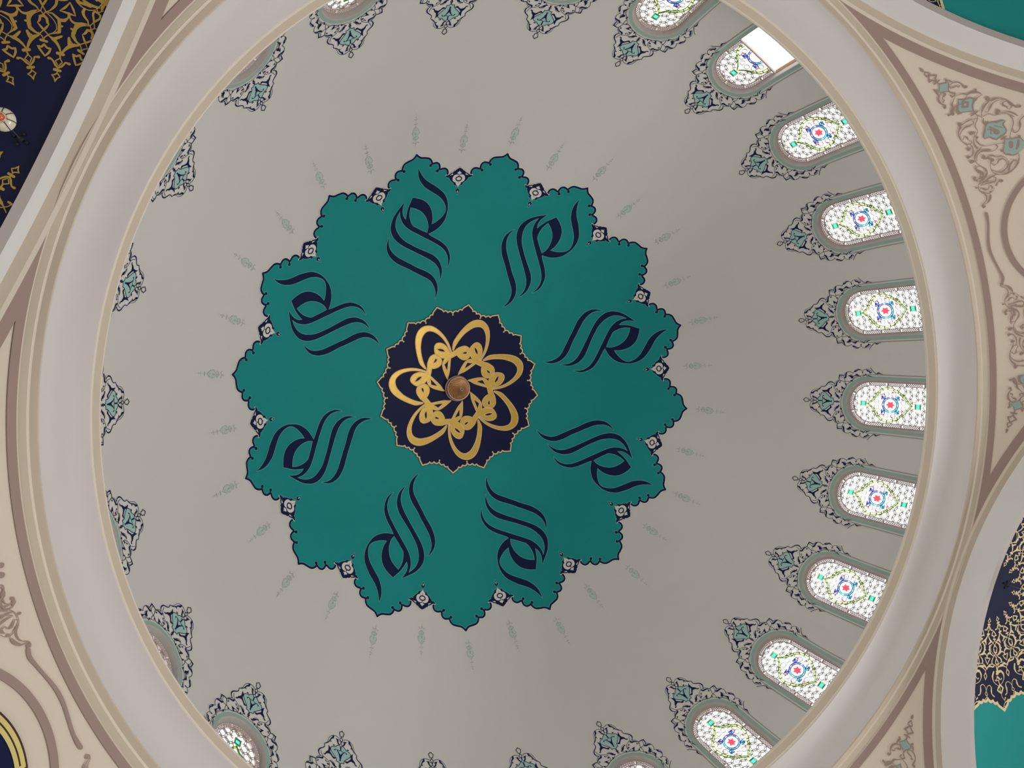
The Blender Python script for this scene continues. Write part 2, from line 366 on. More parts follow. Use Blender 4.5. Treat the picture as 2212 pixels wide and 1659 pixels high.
('P','q','-3093 8980 -3079 9046 -3059 9106 -3003 9080 -2921 9048 -2937 8996 -2946 8949 -2973 8924 -3033 8963',''),
('S','m','-3116 8975 -3086 8984 -3079 9046 -3063 9107 -3000 9086 -2962 9064 -2904 9052 -2937 8996 -2942 8948 -2971 8919 -3034 8960 -3116 8975','107'),
('S','m','-3095 9074 -3129 9095','76 336'),
('S','m','-3099 9076 -3084 9134 -3041 9159','152 229 76'),
('S','m','-2999 9089 -3031 9141 -3021 9208 -2981 9249 -2922 9262 -2872 9264 -2885 9297','61 137 197 122 258 182 380'),
('S','m','-2996 9095 -2954 9089 -2954 9139 -2957 9190 -2923 9191 -2943 9220','76 137 229 122 152 183'),
('S','m','-3014 8883 -3017 8906 -2961 8890 -2899 8894','387 186 309 77'),
('S','m','-2933 8944 -2904 8904 -2843 8868 -2785 8864 -2726 8884 -2700 8918 -2663 8893','78 217 279 310 186 155 466'),
('S','m','-2925 8941 -2915 8980 -2890 8992 -2866 8961 -2850 8933 -2816 8923 -2797 8941 -2765 8906','62 108 263 309 108 93 124 232'),
('S','m','-2920 9051 -2874 9065 -2847 9119 -2804 9088 -2801 9044 -2841 9052','184'),
('S','m','-2794 9098 -2798 9150 -2788 9210 -2749 9260 -2759 9299 -2746 9365 -2708 9415 -2660 9446 -2640 9369 -2613 9324','76 106 167 228 304 456 182 76 121 456'),
('S','m','-2738 9362 -2781 9392','227 332'),
('S','m','-2741 9257 -2704 9215 -2671 9181','92'),
('S','m','-2784 9088 -2727 9044 -2670 9001 -2613 8998 -2560 8967 -2499 8951','77 108 263 340 541 464'),
('S','m','-2511 8926 -2509 8889','234 343'),
('S','m','-2613 8998 -2622 9041 -2629 9087 -2619 9140','93'),
('P','q','-2723 9115 -2682 9178 -2679 9277 -2625 9300 -2538 9261 -2455 9235 -2445 9193 -2490 9064 -2542 9047 -2611 9065 -2670 9102',''),
('S','m','-2723 9115 -2678 9177 -2679 9277 -2620 9319 -2538 9261 -2435 9236 -2453 9166 -2475 9088 -2473 9029 -2564 9041 -2638 9090 -2723 9115','92 107 184 307 200 153 92 123 460 384 123 92'),
('S','m','-2644 9157 -2616 9218 -2534 9188 -2565 9121 -2644 9157','337'),
('S','m','-2671 9181 -2592 9145','92'),
('S','m','-2366 9179 -2395 9240 -2409 9294','230 460 184'),
('S','m','-2437 9233 -2340 9256 -2291 9304','107'),
('S','m','-2565 9486 -2504 9476','678 226'),
('S','m','-2512 9500 -2517 9571 -2495 9647 -2431 9715 -2329 9758 -2259 9791 -2254 9844','179 298 104 104 254 224 447'),
('S','m','-2272 9304 -2356 9326 -2435 9381 -2483 9440 -2496 9473','76 106 334 228 152'),
('S','m','-2353 9375 -2342 9420 -2404 9470 -2455 9522 -2476 9599 -2458 9676','90 106 302 151 106 75'),
('S','m','-2295 9545 -2260 9520','679 453'),
('S','m','-2291 9325 -2298 9413 -2241 9479 -2232 9581 -2176 9668 -2106 9722','106'),
('S','m','-2262 9556 -2234 9651 -2165 9734 -2103 9770','75 105 255 105'),
('S','m','-2270 9684 -2321 9673 -2367 9632 -2413 9654 -2415 9710 -2340 9734 -2297 9748 -2257 9693','75 224 254 179 104 224 179 75'),
('S','m','-2328 9261 -2274 9237 -2213 9188 -2158 9166 -2079 9178 -2016 9135 -1939 9107 -1863 9114 -1799 9150 -1765 9221 -1756 9293 -1743 9383 -1722 9463','133 107 133 133 93 107 107 227 133 80 80 80 80'),
('S','m','-2276 9250 -2302 9191 -2303 9116 -2284 9047 -2270 9004','67 93 240 133 200'),
('S','m','-2290 8980 -2260 8972','605 403'),
('S','m','-2269 9173 -2225 9161 -2205 9095 -2203 9025 -2146 8949 -2082 8907 -1990 8908 -1900 8948','161 94 269 229 108 108 134 94'),
('S','m','-2235 8973 -2168 8918 -2079 8894 -1971 8914 -1852 8964','298 176 108 95 81'),
('S','m','-2007 8927 -2048 8966 -2027 8997 -1967 9002 -1929 9034 -1895 9017 -1895 8959 -1940 8930','135 95 270 95 108 95 162 203'),
('S','m','-1809 8950 -1821 8980','610 203'),
('S','m','-1893 9003 -1814 9016 -1726 8991 -1672 8946 -1674 8901','68 163 176 136 543'),
('S','m','-2067 9073 -2058 9133','603 201'),
('S','m','-2032 9118 -1953 9073 -1862 9057 -1784 9070','67 94 202 336'),
('S','m','-1966 9138 -1948 9122','335 201'),
('S','m','-1777 9144 -1729 9065 -1663 9007 -1584 8982 -1505 8997 -1453 9027','81 271 271 108 95 95'),
('S','m','-1575 8922 -1569 8978','613 163'),
('S','m','-1560 9001 -1640 9025 -1696 9087 -1704 9146 -1653 9231 -1654 9307 -1698 9357 -1735 9343','81 134 161 403 107 94 161 201'),
('S','m','-1711 9148 -1678 9239','134 268'),
('P','q','-2139 9340 -2132 9430 -2116 9522 -2095 9588 -2041 9547 -1919 9552 -1872 9513 -1855 9441 -1816 9380 -1886 9327 -1914 9280 -1899 9219 -1954 9224 -2016 9269 -2089 9287',''),
('S','m','-2146 9342 -2132 9430 -2110 9471 -2113 9545 -2089 9592 -2050 9544 -1978 9546 -1912 9550 -1865 9493 -1855 9441 -1816 9380 -1860 9332 -1907 9297 -1899 9219 -1954 9224 -2018 9264 -2087 9292 -2146 9342','132 132 290 132 66 158 224 132 105 92 132 290 132 92 198 224 132 132'),
('S','m','-2066 9359 -2005 9389 -1944 9419','290 528 857'),
('S','m','-2071 9422 -2031 9459 -2001 9510','92'),
('S','m','-2037 9313 -2019 9356 -1948 9334','106'),
('S','m','-2252 9322 -2191 9295 -2148 9300 -2165 9354','132 198 330 330'),
('S','m','-1801 9437 -1815 9478 -1828 9524','224 395 132'),
('P','q','-1780 9486 -1747 9568 -1743 9652 -1703 9712 -1617 9712 -1525 9687 -1495 9606 -1471 9526 -1517 9471 -1541 9410 -1617 9420 -1683 9451',''),
('S','m','-1790 9483 -1750 9569 -1743 9652 -1733 9697 -1652 9722','104'),
('S','m','-1790 9483 -1683 9451 -1598 9408 -1520 9423 -1493 9471 -1464 9524 -1481 9602','92 92 159 198 198 159 92'),
('S','m','-1690 9551 -1619 9531','591 526'),
('S','m','-1692 9661 -1610 9632 -1548 9590','222 392 157'),
('S','m','-1603 9385 -1596 9401','398 199'),
('S','m','-1760 9687 -1733 9676','390 260'),
('S','m','-1774 9557 -1850 9586 -1925 9632 -2002 9674 -2074 9690 -2144 9676','91 91 91 156 130 195'),
('S','m','-1920 9643 -1855 9630 -1839 9667 -1866 9717 -1952 9755 -2022 9775 -2068 9850','91 155 194 104 323 129 194'),
('S','m','-1603 9116 -1583 9084 -1555 9114 -1536 9184 -1491 9215','539 135 162 202 607'),
('S','m','-1555 9114 -1578 9178 -1568 9244 -1528 9282 -1520 9342 -1484 9394 -1409 9423 -1329 9407 -1277 9356 -1247 9292 -1266 9221 -1326 9168','67 161 268 134 161 67 80 134 161 295 107 94'),
('S','m','-1485 9191 -1402 9158 -1313 9158 -1236 9194 -1201 9267 -1192 9352 -1231 9456 -1315 9545 -1408 9589 -1474 9600','160 80 94 200 107 334 200 334 107 80'),
('S','m','-1445 9189 -1396 9213 -1409 9261 -1463 9307 -1464 9364 -1402 9402 -1328 9388','94 201 80 294 228 94 67'),
('S','m','-1212 9382 -1260 9401 -1332 9439 -1379 9501 -1355 9544','93 266 292 226 93'),
('S','m','-1455 9021 -1461 8965 -1420 8946 -1365 8962 -1336 9018 -1273 9013 -1209 8970 -1200 8909 -1243 8882','82 164 96 342 410 232 137 109 478'),
('S','m','-1455 9021 -1378 9075 -1310 9084 -1253 9046 -1193 8972','82 299 204 340 95'),
('S','m','-1227 9198 -1207 9104 -1170 9010 -1118 8938','95 340 109 136'),
('S','m','-1204 9154 -1169 9182 -1123 9157 -1113 9098 -1120 9016 -1113 8950','82 163 204 299 204 68'),
('S','m','-1090 9244 -1093 9194 -1039 9148','541 135 271')],
'pend_end':[
('S','m','-1488 8962 -1465 8942 -1429 8944 -1387 8976 -1330 8983 -1273 8966 -1246 8931 -1244 8885 -1270 8870','99 114 142 284 170 99 85 142 170'),
('S','m','-1290 8891 -1281 8878','358 358'),
('S','m','-1283 9020 -1250 8984 -1239 8934','212 170 85'),
('S','m','-1241 9033 -1208 8966 -1160 8919 -1097 8893 -1040 8890 -991 8913 -952 8950 -896 8962 -834 8946 -797 8912 -776 8875 -735 8859 -709 8873','72 72 86 100 86 172 215 172 114 100 100 143 143'),
('S','m','-733 8892 -725 8879','404 404'),
('S','m','-1097 8881 -1098 8857','144 316'),
('S','m','-1161 9058 -1171 8994 -1150 8915','240 170 71'),
('S','m','-1043 8895 -1066 8931 -1041 8955 -1016 8983 -1019 9025 -1063 9044 -1053 9083 -1017 9087 -998 9070','71 99 282 311 99 71 184 282 99'),
('S','m','-1002 9112 -961 9080 -939 9033 -949 8983 -982 8936','70 70 85 141 211'),
('S','m','-961 9049 -956 9035','281 253'),
('S','m','-929 9025 -896 9033 -837 9016 -790 8970 -773 8921 -761 8869','71 100 114 157 100 57'),
('S','m','-899 9020 -841 8999 -789 8955','170 312 142')],
'pend_stem':[
('S','m','692 8903 617 8918 506 8894 348 8853 209 8821 79 8803 -100 8812 -292 8851 -427 8878 -527 8886 -599 8887','476 476 364 336 392 448 420 364 364 476 476')],
'gold1':[
('S','y','838 -13 805 14 805 43 766 29 726 -10 778 -49 814 -72 809 -38 838 -13','204'),
('S','y','867 12 876 -43','234 266'),
('S','y','937 33 910 -4 880 -18','109'),
('S','y','944 -64 914 -30 880 -18','109'),
('S','y','977 -13 929 33','109'),
('S','y','977 -13 934 -52','109'),
('S','y','1114 -9 1090 17 1048 22 1042 37 1005 12 977 -13 1006 -39 1039 -66 1064 -48 1103 -42 1114 -9','264 264 233 93 202 233 202 93 233 264 264'),
('S','y','1159 34 1152 8 1118 -11','108'),
('S','y','1162 -55 1150 -29 1118 -11','108'),
('S','y','1208 -16 1160 8','108'),
('S','y','1208 -16 1162 -33','108'),
('S','y','1311 -15 1298 14 1270 19 1233 -2 1208 -16 1247 -35 1290 -54 1308 -45 1311 -15','200'),
('S','y','1357 20 1315 -15','107'),
('S','y','1362 -58 1315 -15','107'),
('S','y','1410 -15 1352 2','107'),
('S','y','1410 -15 1350 -35','107'),
('S','y','1431 21 1441 -57','381 427'),
('S','y','1473 -18 1410 -15','152'),
('S','y','1328 -45 1293 -96 1287 -152 1305 -212 1356 -282','78 93 109 155 109'),
('S','y','1333 -97 1332 -138 1318 -197 1351 -274','233 310 264 109'),
('S','y','1354 250 1303 206 1286 149 1292 91 1339 9','91 227 151 121 91'),
('S','y','1318 191 1330 126 1339 75 1314 61 1292 91','152 182 258 227 121'),
('S','y','1279 232 1219 259 1156 279 1171 218 1186 135 1220 184 1279 232','106 211 106 226 106 211 106'),
('S','y','1171 218 1135 215','212'),
('S','y','1135 215 1098 177 1099 127 1150 67 1147 34','122 336 305 153 107'),
('S','y','1159 -238 1114 -207 1107 -161 1139 -110 1156 -66','109 188 266 188 109'),
('S','y','1146 16 1082 83 1007 104 963 72 938 29','85'),
('S','y','1099 127 1035 129 978 126 961 87 945 36','308 308 338 123 92'),
('S','y','1037 154 1039 128','199 153'),
('S','y','1155 -36 1120 -94 1061 -130 1011 -125','86'),
('S','y','1142 -80 1103 -139 1048 -148 980 -135 926 -52','109 391 266 391 109'),
('S','y','1035 -144 1039 -174','157 220'),
('S','y','1289 113 1242 107 1203 80 1169 44 1147 8','275 245 199 107 107'),
('S','y','1284 -137 1248 -139 1212 -112 1189 -70 1157 -51','233 310 233 155 109'),
('S','y','925 33 898 74 833 119 774 135','108 341 232 124'),
('S','y','899 67 923 117 939 146','339 262 200'),
('S','y','869 298 856 227 816 178 772 143','107 337 230 123'),
('S','y','875 212 924 207','306 168'),
('S','y','920 -63 894 -111 842 -147 782 -165','110 347 205 126'),
('S','y','912 -119 920 -141 943 -161','110 189 236'),
('S','y','762 157 769 103','310 310'),
('S','y','750 127 717 128','155'),
('S','y','676 210 686 174 642 138 622 102','279 171 202 155'),
('S','y','709 23 705 49 651 80 622 102','281 172 203 156'),
('S','y','722 126 682 145 642 109 691 82 722 126','117'),
('S','y','596 125 604 73','265 297'),
('S','y','574 96 535 122 516 93 481 75 524 66 546 46 557 81 574 96','133'),
('S','y','622 102 569 96','94')],
'gold2':[
('S','y','1369 3 1402 6','258'),
('S','y','1464 -6 1468 26','462 462'),
('S','y','1556 -80 1580 -60 1541 11 1514 49','180 128 154 77'),
('S','y','1510 18 1557 -32 1583 11 1568 61 1510 18','154'),
('S','y','1567 93 1589 57','204 102'),
('S','y','1604 6 1645 -3','256 153'),
('S','y','1655 -5 1720 -76 1802 -8 1740 79 1655 -5','306'),
('S','y','1688 4 1773 8','127'),
('S','y','1802 -8 1850 -4 1913 -37','101'),
('S','y','1424 -70 1479 -137 1564 -138 1636 -73 1665 -15','309 386 129 103 103'),
('S','y','1424 97 1494 147 1588 136 1662 49','306 383 128 102'),
('S','y','1386 -242 1422 -249','130'),
('S','y','1422 -249 1469 -291 1542 -264 1479 -218 1422 -249','182'),
('S','y','1738 -318 1775 -352 1800 -325 1784 -288 1708 -310','129'),
('S','y','1708 -310 1632 -333 1603 -386 1628 -433 1689 -440 1738 -460 1764 -527','104 104 130 182 338 182 208'),
('S','y','1708 -310 1643 -253 1637 -186 1679 -147 1740 -161 1815 -148 1841 -106','103 103 128 180 334 180 206'),
('S','y','1809 -336 1891 -267 1939 -149 1962 -59 2005 -15','102 127 204 178 102'),
('S','y','1886 -86 1932 -50','254 127'),
('S','y','1809 -336 1855 -441 1857 -561 1866 -633','104 130 208 104'),
('S','y','2011 -9 2047 -43 2082 -17 2035 16 2011 -9','101'),
('S','y','1367 -20 1344 -113 1374 -215 1396 -244','156 338 156 78'),
('S','y','1396 -244 1323 -272 1281 -348 1283 -416','79 157 341 131')]}
# ================================================================= STRUCTURE
PHW,PHP=-1.30387,-1.88831
WIN_C=10.121; WIN_HW=.63; WB=11.62
def archpts(o,bottom=WB,n=14):
    """window outline inset by o, left foot over the arch to the right foot (x, s)"""
    r=WIN_HW-o; pts=[(-r,bottom)]
    k=6
    for i in range(1,k): pts.append((-r,bottom+(WIN_C-bottom)*i/k))
    for i in range(n+1):
        a=PI-PI*i/n; pts.append((r*math.cos(a),WIN_C-r*math.sin(a)))
    for i in range(1,k+1): pts.append((r,WIN_C+(bottom-WIN_C)*i/k))
    return pts
HO=.115
# dome shell with 24 window openings
mb=MB()
RD=DOME.R; S0=9.0; SB=11.93
thr=[S0*i/30 for i in range(1,31)]
rows=[[DOME.P(q/RD,2*PI*j/192+PHW+PI/24) for j in range(192)] for q in thr]
mb.grid(rows,closed_u=True)
top=DOME.P(0,0); mb.add([top]+rows[0],[(0,1+(j+1)%192,1+j) for j in range(192)])
def phx(x,q): return x/(RD*math.sin(q/RD))*RD      # chart (R*phi, s)
hole=[(phx(x,q),q) for x,q in archpts(HO)]
hw=PI/24*RD
out=[(-hw+2*hw*i/8,S0) for i in range(9)]+[(hw,S0+(SB-S0)*i/10) for i in range(1,11)]+[(hw-2*hw*i/8,SB) for i in range(1,9)]+[(-hw,SB-(SB-S0)*i/10) for i in range(1,10)]
sec=MB(); sec.fill(lambda x,q,off:Vector((x,q,0)),0,out,[hole],grid=.25,do_smooth=False)
for k in range(24):
    mb.add([DOME.P(v[1]/RD,v[0]/RD+PHW+k*PI/12) for v in sec.v],sec.f)
obj('ceiling',mb.mesh('ceiling','dome_plaster',normal_c=DOME.c),kind='structure',label='grey white plaster dome over the prayer hall with a ring of windows',category='dome')

# ring mouldings: profiles (radius, height) in units of the ring radius
def ring(name,prof,mat,label,n=256,wob=False):
    m=MB(); m.grid([[Vector((r*S*math.cos(2*PI*j/n),r*S*math.sin(2*PI*j/n),h*S+EYE)) for j in range(n)] for r,h in prof],closed_u=True)
    o=obj(name,m.mesh(name,mat,sm=len(prof)>4),kind='structure',label=label,category='moulding'); return o
ring('trim_1',[(1.112,1.4985),(1.0005,1.4985)],'cove_plaster','flat ledge on top of the ring cornice under the dome windows')
ring('trim_2',[(1.0005,1.4985),(1.0,1.4965),(1.0,1.4925),(1.0012,1.4900)],'band_light','thin pale lip on the inner edge of the dome ring')
ring('trim_3',[(1.0012,1.4900),(1.0105,1.4765)],'band_beige','narrow beige band along the inner edge of the dome ring')
ring('trim_4',[(1.0105,1.4765),(1.0118,1.4755),(1.0135,1.4715)],'band_light','thin pale fillet between beige band and white cove')
cv=[(1.0135+.0645*math.sin(a),1.4085+.0630*math.cos(a)) for a in [PI/2*i/14 for i in range(15)]]
ring('trim_5',cv,'cove_plaster','wide white plaster cove running round below the dome')
ring('trim_6',[(1.078,1.4085),(1.0795,1.4055),(1.0905,1.4045)],'band_beige','beige band below the white cove')
ring('trim_7',[(1.0905,1.4045),(1.0925,1.4030),(1.0935,1.4010)],'band_light','thin pale fillet between the two beige bands of the ring')
ring('trim_8',[(1.0935,1.4010),(1.1065,1.3942),(1.1078,1.3910)],'band_beige','outer beige band where the ring meets arches and spandrels')

# pendentives (spandrels) with mauve edge stripes
SIDE=['upper_right','lower_right','lower_left','upper_left']
PA=[PS-PI/4+k*PI/2 for k in range(4)]
TH0=math.asin(1.1065/1.583); TH1=math.asin(1.1015/1.583)
def bound(th,D=1.10):
    x=D/(1.583*math.sin(th)); return PI/4-(math.acos(x) if x<1 else 0) 
THE=PI/2
for k in range(4):
    a0=PA[k]; m=MB(); rows=[]
    for i in range(161):
        t=TH1+(THE-TH1)*(i/160)**1.6; b=max(bound(t),1e-4); rows.append([PEND.P(t,a0+b*(-1+2*j/120)) for j in range(121)])
    m.grid(rows); root=obj('wall_'+SIDE[k],m.mesh('spandrel','cream',normal_c=PEND.c),kind='structure',category='spandrel',
        label='cream curved spandrel between ring and arches, '+['beside the half-opened window','below the stained windows','with the navy roundel','squeezed into a narrow tip by the dark half dome'][k])
    st=MB()
    wr=.105/PEND.R
    rows=[]
    for i in range(9):
        t=TH0+wr*i/8; b=bound(t); rows.append([PEND.P(t,a0+b*(-1+2*j/240),.014) for j in range(241)])
    st.grid(rows)
    obj('painted_stripe',st.mesh('stripe','m',normal_c=PEND.c),root)
    for sg in (1,-1):
        st=MB(); rows=[]
        for i in range(161):
            t=TH0+(THE-.185-TH0)*(i/160)**1.6; b=bound(t); b2=max(0,min(b,bound(t,1.10-.0150)))
            rows.append([PEND.P(t,a0+sg*(b+(b2-b)*q/6),.015) for q in range(7)])
        st.grid(rows); obj('painted_stripe',st.mesh('stripe','m',normal_c=PEND.c),root)

# arches: profile (plane distance, radius)
def arch_strip(prof,n=72,foot=-ZS):
    m=MB(); rows=[]
    for D,r in prof:
        row=[Vector((r*S,D*S,foot+ZS-ZS+0)) for _ in ()]
        row=[Vector((r*S,D*S,foot))]+[Vector((r*S*math.cos(PI*i/n),D*S,r*S*math.sin(PI*i/n))) for i in range(n+1)]+[Vector((-r*S,D*S,foot))]
        rows.append(row)
    m.grid(rows); return m
AN=['lower right','lower left','upper left','upper right']
arch_me=[('arch_backing','band_beige',[(1.098,1.136),(1.0995,1.150)]),('arch_lip','band_light',[(1.098,1.136),(1.1045,1.1335)]),('arch_band','band_beige',[(1.1045,1.1335),(1.1200,1.1290)]),
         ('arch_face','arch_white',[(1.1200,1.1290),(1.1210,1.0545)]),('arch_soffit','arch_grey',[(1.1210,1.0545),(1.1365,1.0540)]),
         ('arch_line','dark_brown',[(1.1365,1.0540),(1.1368,1.0600)])]
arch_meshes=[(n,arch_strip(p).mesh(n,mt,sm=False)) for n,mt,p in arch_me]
sm=MB(); rows=[]
for i in range(1,49):
    th=PI/2*i/48; rows.append([Vector((AR*math.sin(th)*math.cos(PI*j/64),AR*math.sin(th)*math.sin(PI*j/64),AR*math.cos(th))) for j in range(65)])
rows.append([Vector((p.x,p.y,-ZS)) for p in rows[-1]])
sm.grid(rows); sm.add([Vector((0,0,AR))]+rows[0],[(0,j+2,j+1) for j in range(64)])
semi_mesh=sm.mesh('half_dome','cream',sm=True)
for k in range(4):
    a=PS+k*PI/2; n=Vector((math.cos(a),math.sin(a),0))
    names=['right','bottom','left','top']
    root=empty('wall_'+names[k]+'_arch',(0,0,ZS),a-PI/2,kind='structure',category='arch',
        label=['white round arch under the ring beside the tall stained windows','white round arch hidden below the view','white round arch in front of the dark navy half dome','white round arch in front of the plain teal half dome'][k])
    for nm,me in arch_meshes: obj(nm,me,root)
    o=obj('ceiling_'+names[k],semi_mesh,kind='structure',category='half dome',label=['half dome behind the arch nearest the stained windows','half dome below the view','half dome in deep navy with gold vines','half dome behind the arch nearest the half-opened window'][k])
    o.location=(n.x*AD,n.y*AD,ZS); o.rotation_euler=(0,0,a-PI/2)

# floor
m=MB(); m.grid([[Vector((x,y,0)) for x in (-19,19)] for y in (-19,19)])
obj('floor',m.mesh('floor','carpet'),kind='structure',category='floor',label='carpeted hall floor far below')

# ================================================================= WINDOWS
def ls(x,q,off): return DOME.ls(x,q,off)
W0=DOME.ls(0,10.5,0)
def ringband(o1,o2,off1,off2,bottom=WB,b2=None):
    m=MB(); m.grid([[ls(x,q,off1) for x,q in archpts(o1,bottom)],[ls(x,q,(off1+off2)/2) for x,q in archpts((o1+o2)/2,bottom)],[ls(x,q,off2) for x,q in archpts(o2,bottom)]]); return m
REC=-.075
def inglass(x,q,mrg=0,bot=11.42):
    r=.385-mrg
    return abs(x)<r and q<bot-mrg and (q>WIN_C or x*x+(q-WIN_C)**2<r*r)
WREATH=[(0,10.03),(.06,10.11),(.15,10.19),(.25,10.26),(.325,10.36),(.345,10.47),(.32,10.6),(.275,10.7),(.195,10.81),(.10,10.90),(0,10.99)]
WFULL=smooth(WREATH+[(-x,q) for x,q in WREATH[-2:0:-1]],True,3,80)
def inpoly(x,y,P):
    c=False; n=len(P)
    for i in range(n):
        a=P[i]; b=P[(i+1)%n]
        if (a[1]>y)!=(b[1]>y) and x<(b[0]-a[0])*(y-a[1])/(b[1]-a[1])+a[0]: c=not c
    return c
def window_meshes(cut=None):
    bot=11.42 if cut is None else cut
    wb=WB if cut is None else cut
    D={}
    D['outline']=ringband(-.010,.004,.0085,.0085).mesh('outline','lead',W0)
    D['painted_margin']=ringband(.004,.036,.007,.007).mesh('margin','sage_light',W0)
    D['painted_band']=ringband(.036,.105,.007,.007).mesh('band','sage',W0)
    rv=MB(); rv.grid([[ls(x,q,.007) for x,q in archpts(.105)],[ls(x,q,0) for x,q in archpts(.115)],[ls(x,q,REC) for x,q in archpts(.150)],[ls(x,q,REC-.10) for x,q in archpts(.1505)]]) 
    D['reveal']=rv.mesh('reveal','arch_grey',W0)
    fr=ringband(.150,.176,REC-.002,REC-.002,wb); f2=ringband(.226,.246,REC-.002,REC-.002,wb); fr.add(f2.v,f2.f)
    # thickness of the gypsum towards the glass
    f3=ringband(.246,.247,REC-.002,REC-.04,wb); fr.add(f3.v,f3.f)
    if cut is None:
        fr.grid([[ls(-.48+.96*i/8,q,REC-.002) for i in range(9)] for q in (11.42,WB)])
    D['frame']=fr.mesh('frame','mauve_plaster',W0)
    # pierced border: two diagonals of bars between the frame strips
    gr=MB(); a=np.array(archpts(.176,wb,24)); b=np.array(archpts(.226,wb,24))
    la=np.concatenate([[0],np.cumsum(np.hypot(*np.diff((a+b)/2,axis=0).T))]); Lt=la[-1]; st=.044; k=int(Lt/st)
    def at(A,t): return np.array([np.interp(t,la,A[:,0]),np.interp(t,la,A[:,1])])
    for i in range(k):
        t0=i*st; t1=min(Lt,t0+st)
        if i%9==8:
            gr.stroke(ls,REC,[at(a,t0),at(b,t0)],[.03],do_smooth=False,cap=False,depth=.02); continue
        gr.stroke(ls,REC,[at(a,t0),at(b,t1)],[.0145],do_smooth=False,cap=False,depth=.006)
        gr.stroke(ls,REC,[at(b,t0),at(a,t1)],[.0145],do_smooth=False,cap=False,depth=.006)
    gr.stroke(ls,REC,[at((a+b)/2,la[i]) for i in range(len(la))],[.006],do_smooth=False,cap=False,depth=.008)
    D['pierced_border']=gr.mesh('pierced_border','mauve_plaster',W0)
    ld=MB(); GL=REC-.012; DP=.016
    # interlaced circles of clear glass
    sp=.152; r=.096; row=0; q=9.72
    while q<bot+.1:
        x=-.45+(sp/2 if row%2 else 0)
        while x<.47:
            seg=[(x+r*math.cos(2*PI*i/18),q+r*math.sin(2*PI*i/18)) for i in range(19)]
            run=[]
            for p in seg+[None]:
                ok=p is not None and inglass(p[0],p[1],-.004,bot) and not inpoly(p[0],p[1],WFULL) and math.hypot(p[0],p[1]-9.945)>.095 and math.hypot(p[0],p[1]-11.12)>.095
                if ok: run.append(p)
                else:
                    if len(run)>2: ld.stroke(ls,GL,run,[.0110],do_smooth=False,cap=False,depth=DP)
                    run=[]
            x+=sp
        q+=sp*.866; row+=1
    # inner scallops of white glass round the flower
    for i in range(12):
        an=2*PI*i/12+.26; cx,cq=.235*math.cos(an),10.52+.30*math.sin(an)
        if cq+.05<bot: ld.stroke(ls,GL,[(cx+.048*math.cos(2*PI*j/10),cq+.052*math.sin(2*PI*j/10)) for j in range(10)],[.009],do_smooth=False,closed=True,depth=DP)
    D['lattice']=ld.mesh('lattice','lead',W0)
    # wreath of green glass with its own bars
    lg=MB(); gp=MB()
    if cut is None:
        lg.stroke(ls,GL+.002,WFULL*np.array([1.06,1])+np.array([0,0]),[.010],do_smooth=False,closed=True,depth=DP)
        lg.stroke(ls,GL+.002,(WFULL-np.array([0,10.51]))*np.array([.92,.93])+np.array([0,10.51]),[.010],do_smooth=False,closed=True,depth=DP)
        NW=len(WFULL)
        for i in range(0,NW,3):
            p=WFULL[i]; c=np.array([0,10.51]); d=(p-c); lg.stroke(ls,GL+.002,[c+d*.92,c+d*1.06],[.014],do_smooth=False,cap=False,depth=DP)
        gp.stroke(ls,GL-.009,WFULL,[.034],do_smooth=False,closed=True)
    else:
        Wc=[p for p in WFULL if p[1]<cut-.02]
        left=sorted([p for p in Wc if p[0]<=0],key=lambda p:p[1]); right=sorted([p for p in Wc if p[0]>0],key=lambda p:p[1])
        for side in (left,right):
            if len(side)>3:
                lg.stroke(ls,GL+.002,[(p[0]*1.06,p[1]) for p in side],[.010],do_smooth=False,depth=DP); lg.stroke(ls,GL+.002,[(p[0]*.92,p[1]+.01) for p in side],[.010],do_smooth=False,depth=DP)
                gp.stroke(ls,GL-.009,side,[.034],do_smooth=False)
                for p in side[::3]: lg.stroke(ls,GL+.002,[(p[0]*.92,p[1]+.01),(p[0]*1.06,p[1])],[.014],do_smooth=False,cap=False,depth=DP)
    for cq in (9.945,11.12):
        if cq>bot: continue
        for rr in (.088,.062): lg.stroke(ls,GL+.002,[(rr*math.cos(PI/4+PI/2*i)*1.0,cq+rr*math.sin(PI/4+PI/2*i)) for i in range(4)],[.011],do_smooth=False,closed=True,depth=DP)
        gp.stroke(ls,GL-.009,[(.075*math.cos(PI/4+PI/2*i),cq+.075*math.sin(PI/4+PI/2*i)) for i in range(4)],[.018],do_smooth=False,closed=True)
    for sx in (-1,1):
        for cq in (10.30,10.74):
            if cq+.05<bot: lg.stroke(ls,GL+.002,[(sx*.27,cq),(sx*.22,cq+.01),(sx*.20,cq+.04),(sx*.225,cq+.055)],[.010],depth=DP)
    D['green_lead']=lg.mesh('green_lead','lead_green',W0); D['green_panes']=gp.mesh('green_panes','green_glass',W0)
    # blue knotwork
    lb=MB(); cq=10.53
    def cl(pts): return [p for p in pts if p[1]<bot-.01]
    def add_lb(pts,wd,closed=False):
        if len(cl(pts))==len(pts): lb.stroke(ls,GL+.003,pts,[wd],do_smooth=False,closed=closed,depth=DP)
        elif len(cl(pts))>3:
            c=cl(pts); lb.stroke(ls,GL+.003,sorted(c,key=lambda p:p[0]),[wd],do_smooth=False,depth=DP)
    for rr in (.165,.130): add_lb([(rr*math.cos(2*PI*i/24),cq+rr*1.06*math.sin(2*PI*i/24)) for i in range(24)],.012,True)
